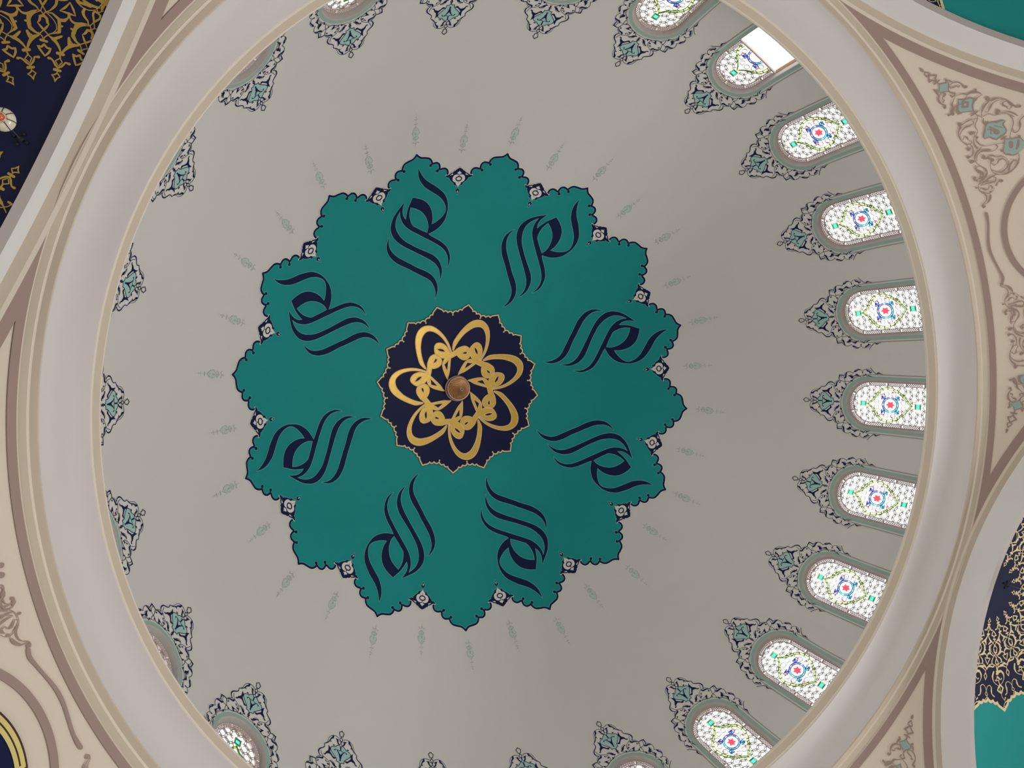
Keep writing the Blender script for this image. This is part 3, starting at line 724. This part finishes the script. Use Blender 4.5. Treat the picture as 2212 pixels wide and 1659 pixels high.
    for i in range(4):
        an=PI/4+PI/2*i; cx_,cy_=.20*math.cos(an),cq+.215*math.sin(an)
        add_lb([(cx_+.055*math.cos(PI/4+PI/2*j+0),cy_+.055*math.sin(PI/4+PI/2*j)) for j in range(4)],.013,True)
        add_lb([(cx_-.06*math.cos(an),cy_-.06*math.sin(an)),(cx_+.05*math.cos(an),cy_+.05*math.sin(an))],.010)
    D['blue_lead']=lb.mesh('blue_lead','lead_blue',W0)
    cp=MB(); GZ=REC-.03
    o=[p for p in archpts(.247,bot)]; cp.fill(ls,GZ,o,grid=.2,do_smooth=False); D['clear_pane']=cp.mesh('clear_pane','clear_glass',W0)
    # single coloured panes
    P=[]
    def pane(nm,mat,pts):
        if max(p[1] for p in pts)>bot: return
        q=MB(); q.fill(ls,GL-.008,pts,do_smooth=False); P.append((nm,q.mesh(nm,mat,W0)))
    pane('rosette_pane','red_glass',[((.105 if i%2==0 else .062)*math.cos(2*PI*i/12+PI/6)*.85,cq+(.105 if i%2==0 else .062)*math.sin(2*PI*i/12+PI/6)) for i in range(12)])
    for sx in (-1,1):
        for (x,q_) in ((.215,10.385),(.26,10.575),(.12,10.79)):
            pane('red_pane','pink_glass',[(sx*x-.018,q_-.04),(sx*x+.022,q_-.005),(sx*x+.012,q_+.04),(sx*x-.022,q_+.008)])
    for c2 in (9.945,11.12): pane('bud_pane','cyan_glass',[(.056*math.cos(PI/4+PI/2*i),c2+.056*math.sin(PI/4+PI/2*i)) for i in range(4)])
    for i in range(8):
        a0=2*PI*i/8+.12; a1=a0+2*PI/8-.24
        pane('blue_pane','cyan_glass' if i in(0,1,2,7) else 'blue_glass',[(.130*math.cos(a0),cq+.138*math.sin(a0)),(.130*math.cos(a1),cq+.138*math.sin(a1)),(.165*math.cos(a1),cq+.175*math.sin(a1)),(.170*math.cos((a0+a1)/2),cq+.180*math.sin((a0+a1)/2)),(.165*math.cos(a0),cq+.175*math.sin(a0))])
    for i in range(4):
        an=PI/4+PI/2*i; cx_,cy_=.20*math.cos(an),cq+.215*math.sin(an)
        pane('square_pane','blue_glass' if i in(2,3) else 'cyan_glass',[(cx_+.045*math.cos(PI/4+PI/2*j),cy_+.045*math.sin(PI/4+PI/2*j)) for j in range(4)])
    return D,P
WD,WP=window_meshes(); WD2,WP2=window_meshes(10.56)
ORD={0:"third",}
win_root=[]
for k in range(24):
    a=PHW+k*PI/12; special=(k==1)
    loc=Matrix.Rotation(a,3,'Z')@W0
    kk=k
    root=empty('window_%d'%(k+1),loc,a,kind='structure',category='window',
       label=('arched stained glass window half opened with its lower sash missing' if special else "arched stained glass window at %s of the ring"%clock24(a)))
    win_root.append(root)
    D,P=(WD2,WP2) if special else (WD,WP)
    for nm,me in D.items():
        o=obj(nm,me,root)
        if nm in('lattice','pierced_border','green_lead','green_panes','blue_lead'): o['kind']='stuff'
    for nm,me in P: obj(nm,me,root)
    if special:
        sb=MB(); sb.stroke(ls,REC+.01,[(-.475,10.575),(-.2,10.575),(.2,10.575),(.475,10.575)],[.03],do_smooth=False,cap=False,depth=.04); obj('sash_rail',sb.mesh('sash_rail','mauve_plaster',W0),root)
        sb=MB(); sb.grid([[ls(.478,q,REC+.012) for q in (10.60,10.85,11.1,11.4)],[ls(.452,q,REC-.05) for q in (10.60,10.85,11.1,11.4)]]); obj('sash_stile',sb.mesh('sash_stile','wood',W0),root)

# ================================================================= PAINT ON THE DOME
def az(u,v,off): return DOME.az(u,v,off)
def place(name,parts,chart0,phi,label,cat,group,dphi_origin=(0,0)):
    pass
APEX=DOME.P(0,0)
def motif(names,meshes,org,phis,labels,rootname,cat,group,pnames):
    for i,phi in enumerate(phis):
        loc=Matrix.Rotation(phi,3,'Z')@org
        r=empty(rootname,loc,phi,label=labels[i],category=cat,group=group)
        for pn,me in zip(pnames,meshes): obj(pn,me,r)
def rotpts(P,phi):
    c,s_=math.cos(phi),math.sin(phi); P=np.asarray(P); return np.stack([P[:,0]*c-P[:,1]*s_,P[:,0]*s_+P[:,1]*c],1)
def polar_ring(prof,n,phase,scale=1.0):
    """prof: (s,dphi) from valley to tip; mirrored and repeated n times; valley at phase"""
    pr=np.array(prof).reshape(-1,2); out=[]; step=2*PI/n
    for k in range(n):
        b=phase+k*step
        for s_,d in pr: out.append((s_*scale,b+d))
        for s_,d in pr[-2:0:-1]: out.append((s_*scale,b+step-d))
    return np.array([(s_*math.cos(a),s_*math.sin(a)) for s_,a in out])
pet=np.array(ART['petal']).reshape(-1,2)
VAL=PHP+PI/16
PETAL=np.vstack([[[5.13,0.0]],pet])
ringP=polar_ring(PETAL,16,VAL)
# teal medallion
tm=empty('teal_medallion',APEX,label='large teal scalloped medallion painted round the crown of the dome',category='medallion')
q=MB(); q.fill(az,.004,smooth(ringP,True,2,40),grid=.35,do_smooth=False); obj('field',q.mesh('field','teal_paint',APEX,normal_c=DOME.c),tm)
PET16=[]
pet_xy=np.array([(s_*math.cos(d),s_*math.sin(d)) for s_,d in pet])
mir=[(s_*math.cos(PI/8-d),s_*math.sin(PI/8-d)) for s_,d in pet[-2::-1]]
line=smooth(np.vstack([pet_xy,mir]),False,3,60)
def offset_line(L,dist):
    T=np.gradient(L,axis=0); T/=np.hypot(T[:,0],T[:,1])[:,None]; return L+np.stack([T[:,1],-T[:,0]],1)*dist
bd=MB(); hl=MB(); wl=MB()
bd.stroke(az,.010,line,[.046],do_smooth=False)
hl.stroke(az,.007,line,[.070],do_smooth=False)
for s_,d in np.array(ART['petal_dots']).reshape(-1,2):
    for dd in (d,PI/8-d):
        p=np.array([s_*math.cos(dd),s_*math.sin(dd)])
        bd.fill(az,.0105,[(p[0]+.036*math.cos(2*PI*i/12),p[1]+.036*math.sin(2*PI*i/12)) for i in range(12)],do_smooth=False)
        q_=np.argmin(np.hypot(line[:,0]-p[0],line[:,1]-p[1])); bd.stroke(az,.0105,[p,line[q_]],[.034],do_smooth=False)
        hl.fill(az,.0072,[(p[0]+.049*math.cos(2*PI*i/12),p[1]+.049*math.sin(2*PI*i/12)) for i in range(12)],do_smooth=False)
wl.stroke(az,.008,offset_line(line,.030),[.018],do_smooth=False)
bme=bd.mesh('border','n'); hme=hl.mesh('halo','halo'); wme=wl.mesh('light_line','halo_white')
for k in range(16):
    phi=VAL+k*PI/8
    for nm,me in (('border',bme),('border_halo',hme),('border_edge',wme)):
        o=obj(nm,me,tm); o.location=-APEX; o.rotation_euler=(0,0,phi)
# finials in the valleys
F0=DOME.az(5.2,0)
def mirror_closed(h): # half outline given from axis to axis, mirrored across v=0
    h=np.asarray(h); return np.vstack([h,(h*np.array([1,-1]))[::-1]])
fin=ART['finial']; fm=MB(); fw=MB(); fd=MB()
fix=lambda p:nums(p).reshape(-1,2)
sgn=-1 if fix(fin[0][2])[10,1]<0 else 1
full=fix(fin[0][2]); full[0,1]=0; full[-1,1]=0
fm.fill(az,.013,mirror_closed(full),n=1,do_smooth=False)
fh=MB(); fh.stroke(az,.0105,np.vstack([full[12:],(full[12:]*np.array([1,-1]))[::-1]]),[.030],do_smooth=False)
fh2=MB(); fh2.stroke(az,.0106,np.vstack([(full[:12]*np.array([1,-1]))[::-1],full[1:12]]),[.026],do_smooth=False)
for idx in (1,3,4):
    h=fix(fin[idx][2]); h[0,1]=0; h[-1,1]=0; fw.fill(az,.017,mirror_closed(h),n=2)
for sg in (1,-1): fw.fill(az,.017,fix(fin[2][2])*np.array([1,sg]),do_smooth=False)
fd.stroke(az,.021,[(5.186+.052*math.cos(2*PI*i/16),.072*math.sin(2*PI*i/16)) for i in range(16)],[.026],do_smooth=False,closed=True)
h=fix(fin[5][2]); h[0,1]=0; h[-1,1]=0; fd.fill(az,.021,mirror_closed(h),do_smooth=False)
meshes=[fm.mesh('ground','n',F0),fh.mesh('halo','halo',F0),fh2.mesh('halo2','halo_white',F0),fw.mesh('petals','w',F0),fd.mesh('eye','n',F0)]
phis=[VAL+k*PI/8 for k in range(16)]
motif(None,meshes,F0,phis,["small navy and white lily finial between teal petals at %s"%clk(p) for p in phis],'lily_finial','ornament','lily finials between the petals',['ground','inner_halo','outer_halo','white_petal','eye'])
# words in every other petal
WO=DOME.az(4.0,0)
wi=ART['word']; WM=fix(wi[0][2]); WH=fix(wi[1][2]); WA=fix(wi[2][2])
b1=MB(); b1.fill(az,.014,WM,[WH],grid=.3); b2=MB(); b2.fill(az,.014,WA,grid=.3)
ha=MB()
for poly in (WM,WH,WA): ha.stroke(az,.011,smooth(poly,True,3),[.030],do_smooth=False,closed=True)
meshes=[b1.mesh('letters','n',WO),b2.mesh('alif','n',WO),ha.mesh('halo','halo',WO)]
phis=[PHP+(2*k)*PI/8 for k in range(8)]
motif(None,meshes,WO,phis,["large navy calligraphic word in the teal petal at %s"%clk(p) for p in phis],'calligraphic_word','calligraphy','navy words in the teal petals',['lam_and_ha_letters','alif_letter','pale_outline'])
# sprigs beyond the petals
so=ART['sprig']
sp_off={'t2':.003,'d':.006}
def center_lat(P): return P
A=art('sprig',az,sp_off,xf=lambda Q:Q-np.array([0,.045]))
SPO=DOME.az(6.4,0)
sm_t=[A['t2'].mesh('wash','t2',SPO),A['d'].mesh('vine','d',SPO)]
A=art('sprig',az,sp_off,xf=lambda Q:Q-np.array([.30,.045])); SPV=DOME.az(6.1,0)
sm_v=[A['t2'].mesh('wash','t2',SPV),A['d'].mesh('vine','d',SPV)]
phis=[PHP+k*PI/8 for k in range(16)]
motif(None,sm_t,SPO,phis,["faded sprig off the teal petal tip at %s"%clk(p) for p in phis],'painted_sprig','sprig','faint sprigs off the petal tips',['wash','vine'])
phis=[VAL+k*PI/8 for k in range(16)]
motif(None,sm_v,SPV,phis,["faded sprig beyond the lily finial at %s"%clk(p) for p in phis],'painted_sprig','sprig','faint sprigs beyond the lily finials',['wash','vine'])
# navy medallion with gold edge
PHI=-1.88286
nm_=empty('navy_medallion',APEX,label='navy scalloped medallion with gold edge at the very crown of the dome',category='medallion')
inner=np.array(ART['inner']).reshape(-1,2); rp=smooth(polar_ring(inner,16,PHI+PI/16),True,2,55)
q=MB(); q.fill(az,.018,rp,grid=.3,do_smooth=False); obj('field',q.mesh('field','n2',APEX,normal_c=DOME.c),nm_)
q=MB(); q.stroke(az,.024,rp,[.030],do_smooth=False,closed=True)
for k in range(16):
    a=PHI+PI/16+k*PI/8
    for (c_,r_) in ((1.84,.020),):
        q.fill(az,.0245,[(c_*math.cos(a)+r_*math.cos(2*PI*i/10),c_*math.sin(a)+r_*math.sin(2*PI*i/10)) for i in range(10)],do_smooth=False)
    q.stroke(az,.0245,[(1.84*math.cos(a),1.84*math.sin(a)),(1.885*math.cos(a),1.885*math.sin(a))],[.016],do_smooth=False)
obj('gold_edge',q.mesh('gold_edge','gold_border',APEX),nm_)
q=MB(); q.stroke(az,.021,rp,[.052],do_smooth=False,closed=True); obj('edge_dark_line',q.mesh('edge_line','dark_brown',APEX),nm_)  # dark brown outline on both sides of the gold edge
# seven gold words
hi=ART['hu']; HM=fix(hi[0][2]); HH=[fix(x[2]) for x in hi[1:4]]; HL=fix(hi[4][2])
HO_=DOME.az(.0,1.0)
g1=MB(); g1.fill(az,.028,HM,HH,n=3); g2=MB(); g2.fill(az,.0285,HL,n=3)
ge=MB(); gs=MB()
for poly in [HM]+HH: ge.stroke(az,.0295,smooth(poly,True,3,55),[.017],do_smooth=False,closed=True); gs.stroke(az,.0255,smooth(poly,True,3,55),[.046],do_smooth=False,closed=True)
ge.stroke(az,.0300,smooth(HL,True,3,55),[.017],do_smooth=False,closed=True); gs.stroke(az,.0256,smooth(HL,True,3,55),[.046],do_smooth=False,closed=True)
meshes=[g1.mesh('knot','g',HO_),g2.mesh('tail','g',HO_),ge.mesh('edge','g_edge',HO_),gs.mesh('shade','dark_brown',HO_)]  # last mesh is the dark brown fringe of the letters
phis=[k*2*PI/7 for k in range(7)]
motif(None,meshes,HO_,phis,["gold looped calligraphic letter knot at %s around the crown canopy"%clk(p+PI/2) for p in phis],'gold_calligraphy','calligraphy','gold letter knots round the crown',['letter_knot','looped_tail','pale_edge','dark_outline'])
# arabesques over the windows
OO=DOME.ls(0,9.2,0)
offs={'l':.003,'t':.006,'n':.009}
A=art('orn',ls,offs,mirror='u'); B=art('orn_tail',ls,offs,mirror='u'); A['n'].add(B['n'].v,B['n'].f)
eh=MB(); L0=[nums(x[2]).reshape(-1,2) for x in ART['orn'] if x[1]=='l'][0]
for sg in (1,-1): eh.stroke(ls,.0045,smooth(L0[:47],False,2)*np.array([sg,1]),[.034],do_smooth=False)
meshes=[A['l'].mesh('ground','l',OO),A['t'].mesh('turquoise','t',OO),A['n'].mesh('scrolls','n',OO),eh.mesh('halo','l',OO)]
phis=[PHW+k*PI/12 for k in range(24)]
motif(None,meshes,OO,phis,["navy arabesque crest with turquoise heart over the window at %s"%clock24(p) for p in phis],'window_crest','ornament','arabesque crests over the dome windows',['pale_ground','turquoise_heart','navy_scrollwork','pale_halo'])

# ================================================================= SPANDREL PAINT
def pls(x,q,off): return PEND.ls(x,q,off)
PO=PEND.ls(0,10.0,0)
def pmir(sg):
    o={'m':.016,'q':.012}; A=art('pend',pls,o,xf=lambda Q:Q*np.array([sg,1])); B=art('pend_end',pls,o,xf=lambda Q:Q*np.array([sg,1])); A['m'].add(B['m'].v,B['m'].f); return A
pm={sg:pmir(sg) for sg in (1,-1)}
PMX=PEND.ls(-2.5,9.3,0); 
pme={}
for sg in (1,-1):
    org=PEND.ls(-2.5*sg,9.3,0); fl=[]
    for it in [x for x in ART['pend'] if x[1]=='q']:
        q=MB(); q.fill(pls,.012,fix(it[2])*np.array([sg,1]),n=2); fl.append(q.mesh('flower','q',org))
    pme[sg]=(org,pm[sg]['m'].mesh('vines','m',org),fl)
plab={(0,1):'mauve vine with turquoise flowers in the spandrel corner by the teal half dome',(0,-1):'mauve vine running down the spandrel beside the tall stained windows',
      (1,1):'mauve vine with turquoise flowers in the corner below the stained windows',(2,-1):'mauve vine with scrolled leaf above the navy roundel',(1,-1):'mauve vine at the far end of the lower spandrel',(2,1):'mauve vine at the near end of the roundel spandrel'}
for (k,sg) in ((0,1),(0,-1),(1,1),(1,-1),(2,1),(2,-1)):
    org,m1,m2=pme[sg]; a=PA[k]; r=empty('spandrel_vine',Matrix.Rotation(a,3,'Z')@org,a,label=plab[(k,sg)],category='ornament',group='painted vines of the spandrels')
    obj('vine',m1,r)
    for m_ in m2: obj('flower',m_,r)
# navy roundels with knotted yellow border
RO=PEND.ls(0,10.27,0)
def circ(r,n=64,a0=0): return [(r*math.cos(2*PI*i/n+a0),10.27+r*math.sin(2*PI*i/n+a0)) for i in range(n)]
rd=MB(); rd.fill(pls,.016,circ(.905,96),grid=.3,do_smooth=False)
re=MB(); re.stroke(pls,.020,circ(.905,96),[.03],do_smooth=False,closed=True)
re.stroke(pls,.022,circ(.845,96),[.030],do_smooth=False,closed=True)
ry=MB()
for r_ in (.872,.806):
    for j in range(6):
        b0=-PI/2+j*PI/3+(-.02 if 0 else 0); 
        ry.stroke(pls,.025,[(r_*math.cos(b0-.40+.80*i/16),10.27+r_*math.sin(b0-.40+.80*i/16)) for i in range(17)],[.048],do_smooth=False,cap=False)
for j in range(6):
    b0=-PI/2+j*PI/3+PI/6
    for q_ in range(3):
        t=b0-.115+q_*.115
        ry.stroke(pls,.027,[(.875*math.cos(t-.055),10.27+.875*math.sin(t-.055)),(.80*math.cos(t-.03),10.27+.80*math.sin(t-.03)),(.80*math.cos(t),10.27+.80*math.sin(t)),(.875*math.cos(t+.03),10.27+.875*math.sin(t+.03)),(.875*math.cos(t+.055),10.27+.875*math.sin(t+.055))],[.042],do_smooth=True)
rg=MB()
for (a0,l0) in ((-1.0,.30),(-1.25,.22)):
    c_=(.55*math.cos(a0),10.27+.55*math.sin(a0)); rg.stroke(pls,.025,[(c_[0]-.1,c_[1]+.05),(c_[0],c_[1]),(c_[0]+.08,c_[1]-.04),(c_[0]+.16,c_[1]-.02)],[.01,.03,.008])
ms=[rd.mesh('disc','n',RO),re.mesh('lines','dark_brown',RO),ry.mesh('knots','yellow',RO),rg.mesh('script','gold_border',RO)]
for k in (2,):
    a=PA[k]; r=empty('painted_roundel',Matrix.Rotation(a,3,'Z')@RO,a,label='navy roundel with knotted yellow border painted low on the spandrel',category='roundel')
    for nm,me in zip(('disc','dark_line','knotted_border','script'),ms): obj(nm,me,r)

rc=MB(); rc.stroke(pls,.015,circ(1.205,120),[.088],do_smooth=False,closed=True)
RC=PEND.ls(0,9.06,0); SX=art('pend_stem',pls,{'m':.016},xf=lambda Q:Q*np.array([-1,1]))['m']; S2=art('pend_stem',pls,{'m':.016})['m']
rcm=rc.mesh('ring','m',RC); stm={1:SX.mesh('stem','m',RC),-1:S2.mesh('stem','m',RC)}
for k,lab in ((0,'mauve circle line and stem on the spandrel beside the tall stained windows'),(2,'mauve circle line and stem around the navy roundel')):
    a=PA[k]; r=empty('spandrel_circle',Matrix.Rotation(a,3,'Z')@RC,a,label=lab,category='ornament',group='mauve circle lines of the spandrels')
    obj('circle_line',rcm,r); obj('stem',stm[-1],r)
# ================================================================= HALF DOME PAINT
def seml(u,v,off): return semi(u,v,off)
half=lambda P:np.array([p for p in P])
def ang_ok(k): return -1<=k<=9
gold={}
def gold_meshes():
    out=[]
    for k in range(0,9):
        m=MB(); a=k*PI/8
        for nm in ('gold1','gold2'):
            for kind,mat,p,wd in ART[nm]:
                Q=rotpts(nums(p).reshape(-1,2),a)
                if (Q[:,1]+.05).min()<0.0: continue
                m.stroke(seml,.014,Q,list(nums(wd,10000)),n=2)
        if m.v: out.append(m)
    return out
GM=[m.mesh('gold_vines','y') for m in gold_meshes()]
GM2=[]
for me in GM:
    m2=me.copy(); m2.materials.clear(); m2.materials.append(MAT['gold_border']); GM2.append(m2)
def clampv(P): P=np.array(P); P[:,1]=np.maximum(P[:,1],-.03); return P
scal=smooth(polar_ring(inner,16,PI/16,.995),True,2,55)
navy=MB(); navy.fill(seml,.008,clampv(scal),grid=.25,do_smooth=False)
arc=[p for p in scal if p[1]>-.02]; arc=sorted(arc,key=lambda p:math.atan2(p[1],p[0]))
ge=MB(); ge.stroke(seml,.012,arc,[.045],do_smooth=False)
tfield=MB(); tfield.fill(seml,.004,clampv(smooth(polar_ring(PETAL,16,PI/16),True,1,40)),grid=.35,do_smooth=False)
nm_navy=navy.mesh('n','n3',normal_c=(0,0,0)); nm_edge=ge.mesh('e','gold_border'); nm_teal=tfield.mesh('t','teal_paint',normal_c=(0,0,0))
# words of the half domes: mirrored chart
def sword(ang):
    out=[]
    f=lambda P:np.stack([np.hypot(P[:,0],P[:,1])*np.cos(ang-np.arctan2(P[:,1],P[:,0])),np.hypot(P[:,0],P[:,1])*np.sin(ang-np.arctan2(P[:,1],P[:,0]))],1)
    m=MB(); m.fill(seml,.012,f(WM),[f(WH)],grid=.3); m2=MB(); m2.fill(seml,.012,f(WA),grid=.3); return m.mesh('letters','n'),m2.mesh('alif','n')
SWM=[(ang,sword(ang)) for ang in (PI/8,3*PI/8)]
HD=[(0,'right','by the stained windows'),(2,'left','above the hanging opal lamp'),(3,'top','by the half-opened window')]
for k,nmn,lab in HD:
    a=PS+k*PI/2; n=Vector((math.cos(a),math.sin(a),0)); loc=(n.x*AD,n.y*AD,ZS)
    r=empty('half_dome_rosette',loc,a-PI/2,label='navy rosette with gold vines on the half dome '+lab,category='medallion',group='rosettes of the half domes')
    obj('teal_field',nm_teal,r); obj('navy_field',nm_navy,r); obj('gold_edge',nm_edge,r)
    for me in (GM if k==2 else GM2): obj('gold_vine',me,r)
    if k==0:
        for ang,(ma,mb_) in SWM:
            r2=empty('calligraphic_word',loc,a-PI/2,label='navy calligraphic word on the teal half dome '+('beside its white arch' if ang<1 else 'deeper behind its arch'),category='calligraphy',group='words of the half domes')
            obj('lam_and_ha_letters',ma,r2); obj('alif_letter',mb_,r2)

# ================================================================= THINGS THAT HANG
def lathe(prof,n=48,flute=None,a0=0):
    m=MB(); rows=[]
    for i,(r,z) in enumerate(prof):
        rows.append([Vector(((r*(1+(flute(i,2*PI*j/n) if flute else 0)))*math.cos(2*PI*j/n),(r*(1+(flute(i,2*PI*j/n) if flute else 0)))*math.sin(2*PI*j/n),z)) for j in range(n)])
    m.grid(rows,closed_u=True); return m
# crown canopy: pierced collar, swirling fluted bowl, socket
CZ=APEX.z-.03
cc=empty('crown_canopy',(0,0,CZ),label='copper coloured swirl fluted lamp canopy with pierced collar at the crown',category='lamp canopy')
m=lathe([(.20,.02),(.285,.015),(.318,0),(.322,-.015),(.312,-.028),(.300,-.03)],64); obj('base_ring',m.mesh('base_ring','copper_pink',sm=True),cc)
m=lathe([(.300,-.03),(.296,-.10),(.292,-.125),(.280,-.135),(.262,-.130)],64); obj('collar',m.mesh('collar','copper_pink',sm=True),cc)
dh=MB()
for i in range(44):
    a=2*PI*i/44; c=Vector((.2992*math.cos(a),.2992*math.sin(a),-.078)); t=Vector((-math.sin(a),math.cos(a),0)); u_=Vector((-.055*math.cos(a),-.055*math.sin(a),-1)).normalized()
    dh.add([c+Vector((math.cos(a),math.sin(a),0))*.004+t*.013*math.cos(2*PI*j/8)+u_*.022*math.sin(2*PI*j/8) for j in range(8)],[tuple(range(8))])
obj('pierced_hole',dh.mesh('holes','dark_hole'),cc,kind='stuff')
def bowl_pt(t,a,lift):
    r=.262*(1-t)+.030*t; z=-.112-.205*t**.85-lift; tw=1.7*t**.75
    return Vector((r*math.cos(a+tw),r*math.sin(a+tw),z))
bl=MB(); rows=[]
for i in range(25):
    t=i/24; amp=.050*(1-t)**.5*min(1,t*8+.25)
    rows.append([bowl_pt(t,2*PI/16*j/8,amp*(j/8)**1.3) for j in range(9)]+[bowl_pt(t,2*PI/16*1.0,-.012)])
bl.grid(rows); bmesh_=bl.mesh('blade','copper')
for k in range(16):
    o=obj('swirl_blade',bmesh_,cc); o.rotation_euler=(0,0,k*PI/8)
m=lathe([(.026,-.33),(.040,-.338),(.044,-.352),(.036,-.364),(.022,-.366),(.020,-.350)],32); obj('socket_ring',m.mesh('socket','copper_pink',sm=True),cc)
m=lathe([(.0205,-.352),(.001,-.350)],24); obj('socket_bore',m.mesh('bore','dark_hole'),cc)

_lathe=lathe
def pendant(k,u,v,drop,label,right):
    lathe=lambda prof,n=48:_lathe([(r_*.8,z_) for r_,z_ in prof],n)
    a=PS+k*PI/2; n=Vector((math.cos(a),math.sin(a),0)); l=Vector((-n.y,n.x,0))
    # same chart as the photograph's half dome: u across (l direction), v depth
    th=math.hypot(u,v)/AR; aa=math.atan2(v,u); P=n*AD+Vector((0,0,ZS))+l*AR*math.sin(th)*math.cos(aa)+n*AR*math.sin(th)*math.sin(aa)+Vector((0,0,AR*math.cos(th)))
    r=empty('pendant_lamp',P,0,label=label,category='lamp')
    m=MB()
    ca=lathe([(.001,-.045),(.020,-.045),(.045,-.015),(.055,-.002)],24); obj('ceiling_rose',ca.mesh('rose','black_metal',sm=True),r)
    for j in range(4):
        t=j*PI/2+.5; pz=MB(); c=Vector((.062*math.cos(t),.062*math.sin(t),-.015))
        b=lathe([(.001,-.022),(.020,-.015),(.026,0)],12); obj('rose_petal',MBmove(b,c).mesh('petal','black_metal',sm=True),r)
    rod=lathe([(.006,-.04),(.006,-drop+.22)],10); obj('rod',rod.mesh('rod','steel',sm=True),r)
    nk=lathe([(.007,-drop+.22),(.016,-drop+.215),(.024,-drop+.16),(.034,-drop+.10),(.052,-drop+.075)],24); obj('neck',nk.mesh('neck','copper',sm=True),r)
    sh=lathe([(.050,-drop+.078),(.095,-drop+.055),(.130,-drop+.01),(.138,-drop-.03),(.120,-drop-.075),(.085,-drop-.10),(.055,-drop-.108)],48); obj('opal_shade',sh.mesh('shade','opal',sm=True),r)
    rb=MB()
    for j in range(8):
        t=2*PI*j/8+.2; pr=[(.044,.079),(.079,.057),(.108,.011),(.114,-.03),(.100,-.077),(.071,-.103),(.047,-.111)]
        dt=Vector((-math.sin(t),math.cos(t),0))*.0035
        rows=[[Vector((q_*math.cos(t),q_*math.sin(t),-drop+z_))+dt*s_ for s_ in (-1,1)] for q_,z_ in pr]; rb.grid(rows)
    obj('shade_rib',rb.mesh('ribs','black_metal'),r,kind='stuff')
    bt=lathe([(.060,-drop-.106),(.062,-drop-.116),(.046,-drop-.122),(.040,-drop-.110)],32); obj('bottom_ring',bt.mesh('bottom_ring','copper_pink',sm=True),r)
    fn=lathe([(.042,-drop-.110),(.034,-drop-.128),(.018,-drop-.142),(.001,-drop-.146)],32); obj('amber_finial',fn.mesh('finial','amber',sm=True),r)
def MBmove(m,c):
    q=MB(); q.v=[(v[0]+c[0],v[1]+c[1],v[2]+c[2]) for v in m.v]; q.f=list(m.f); return q
pendant(2,-.10,.22,.72,'opal glass pendant lamp with ribs and amber finial under the navy half dome',False)
pendant(0,-.084,.336,.72,'pendant lamp with copper neck and steel rod under the half dome by the windows',True)
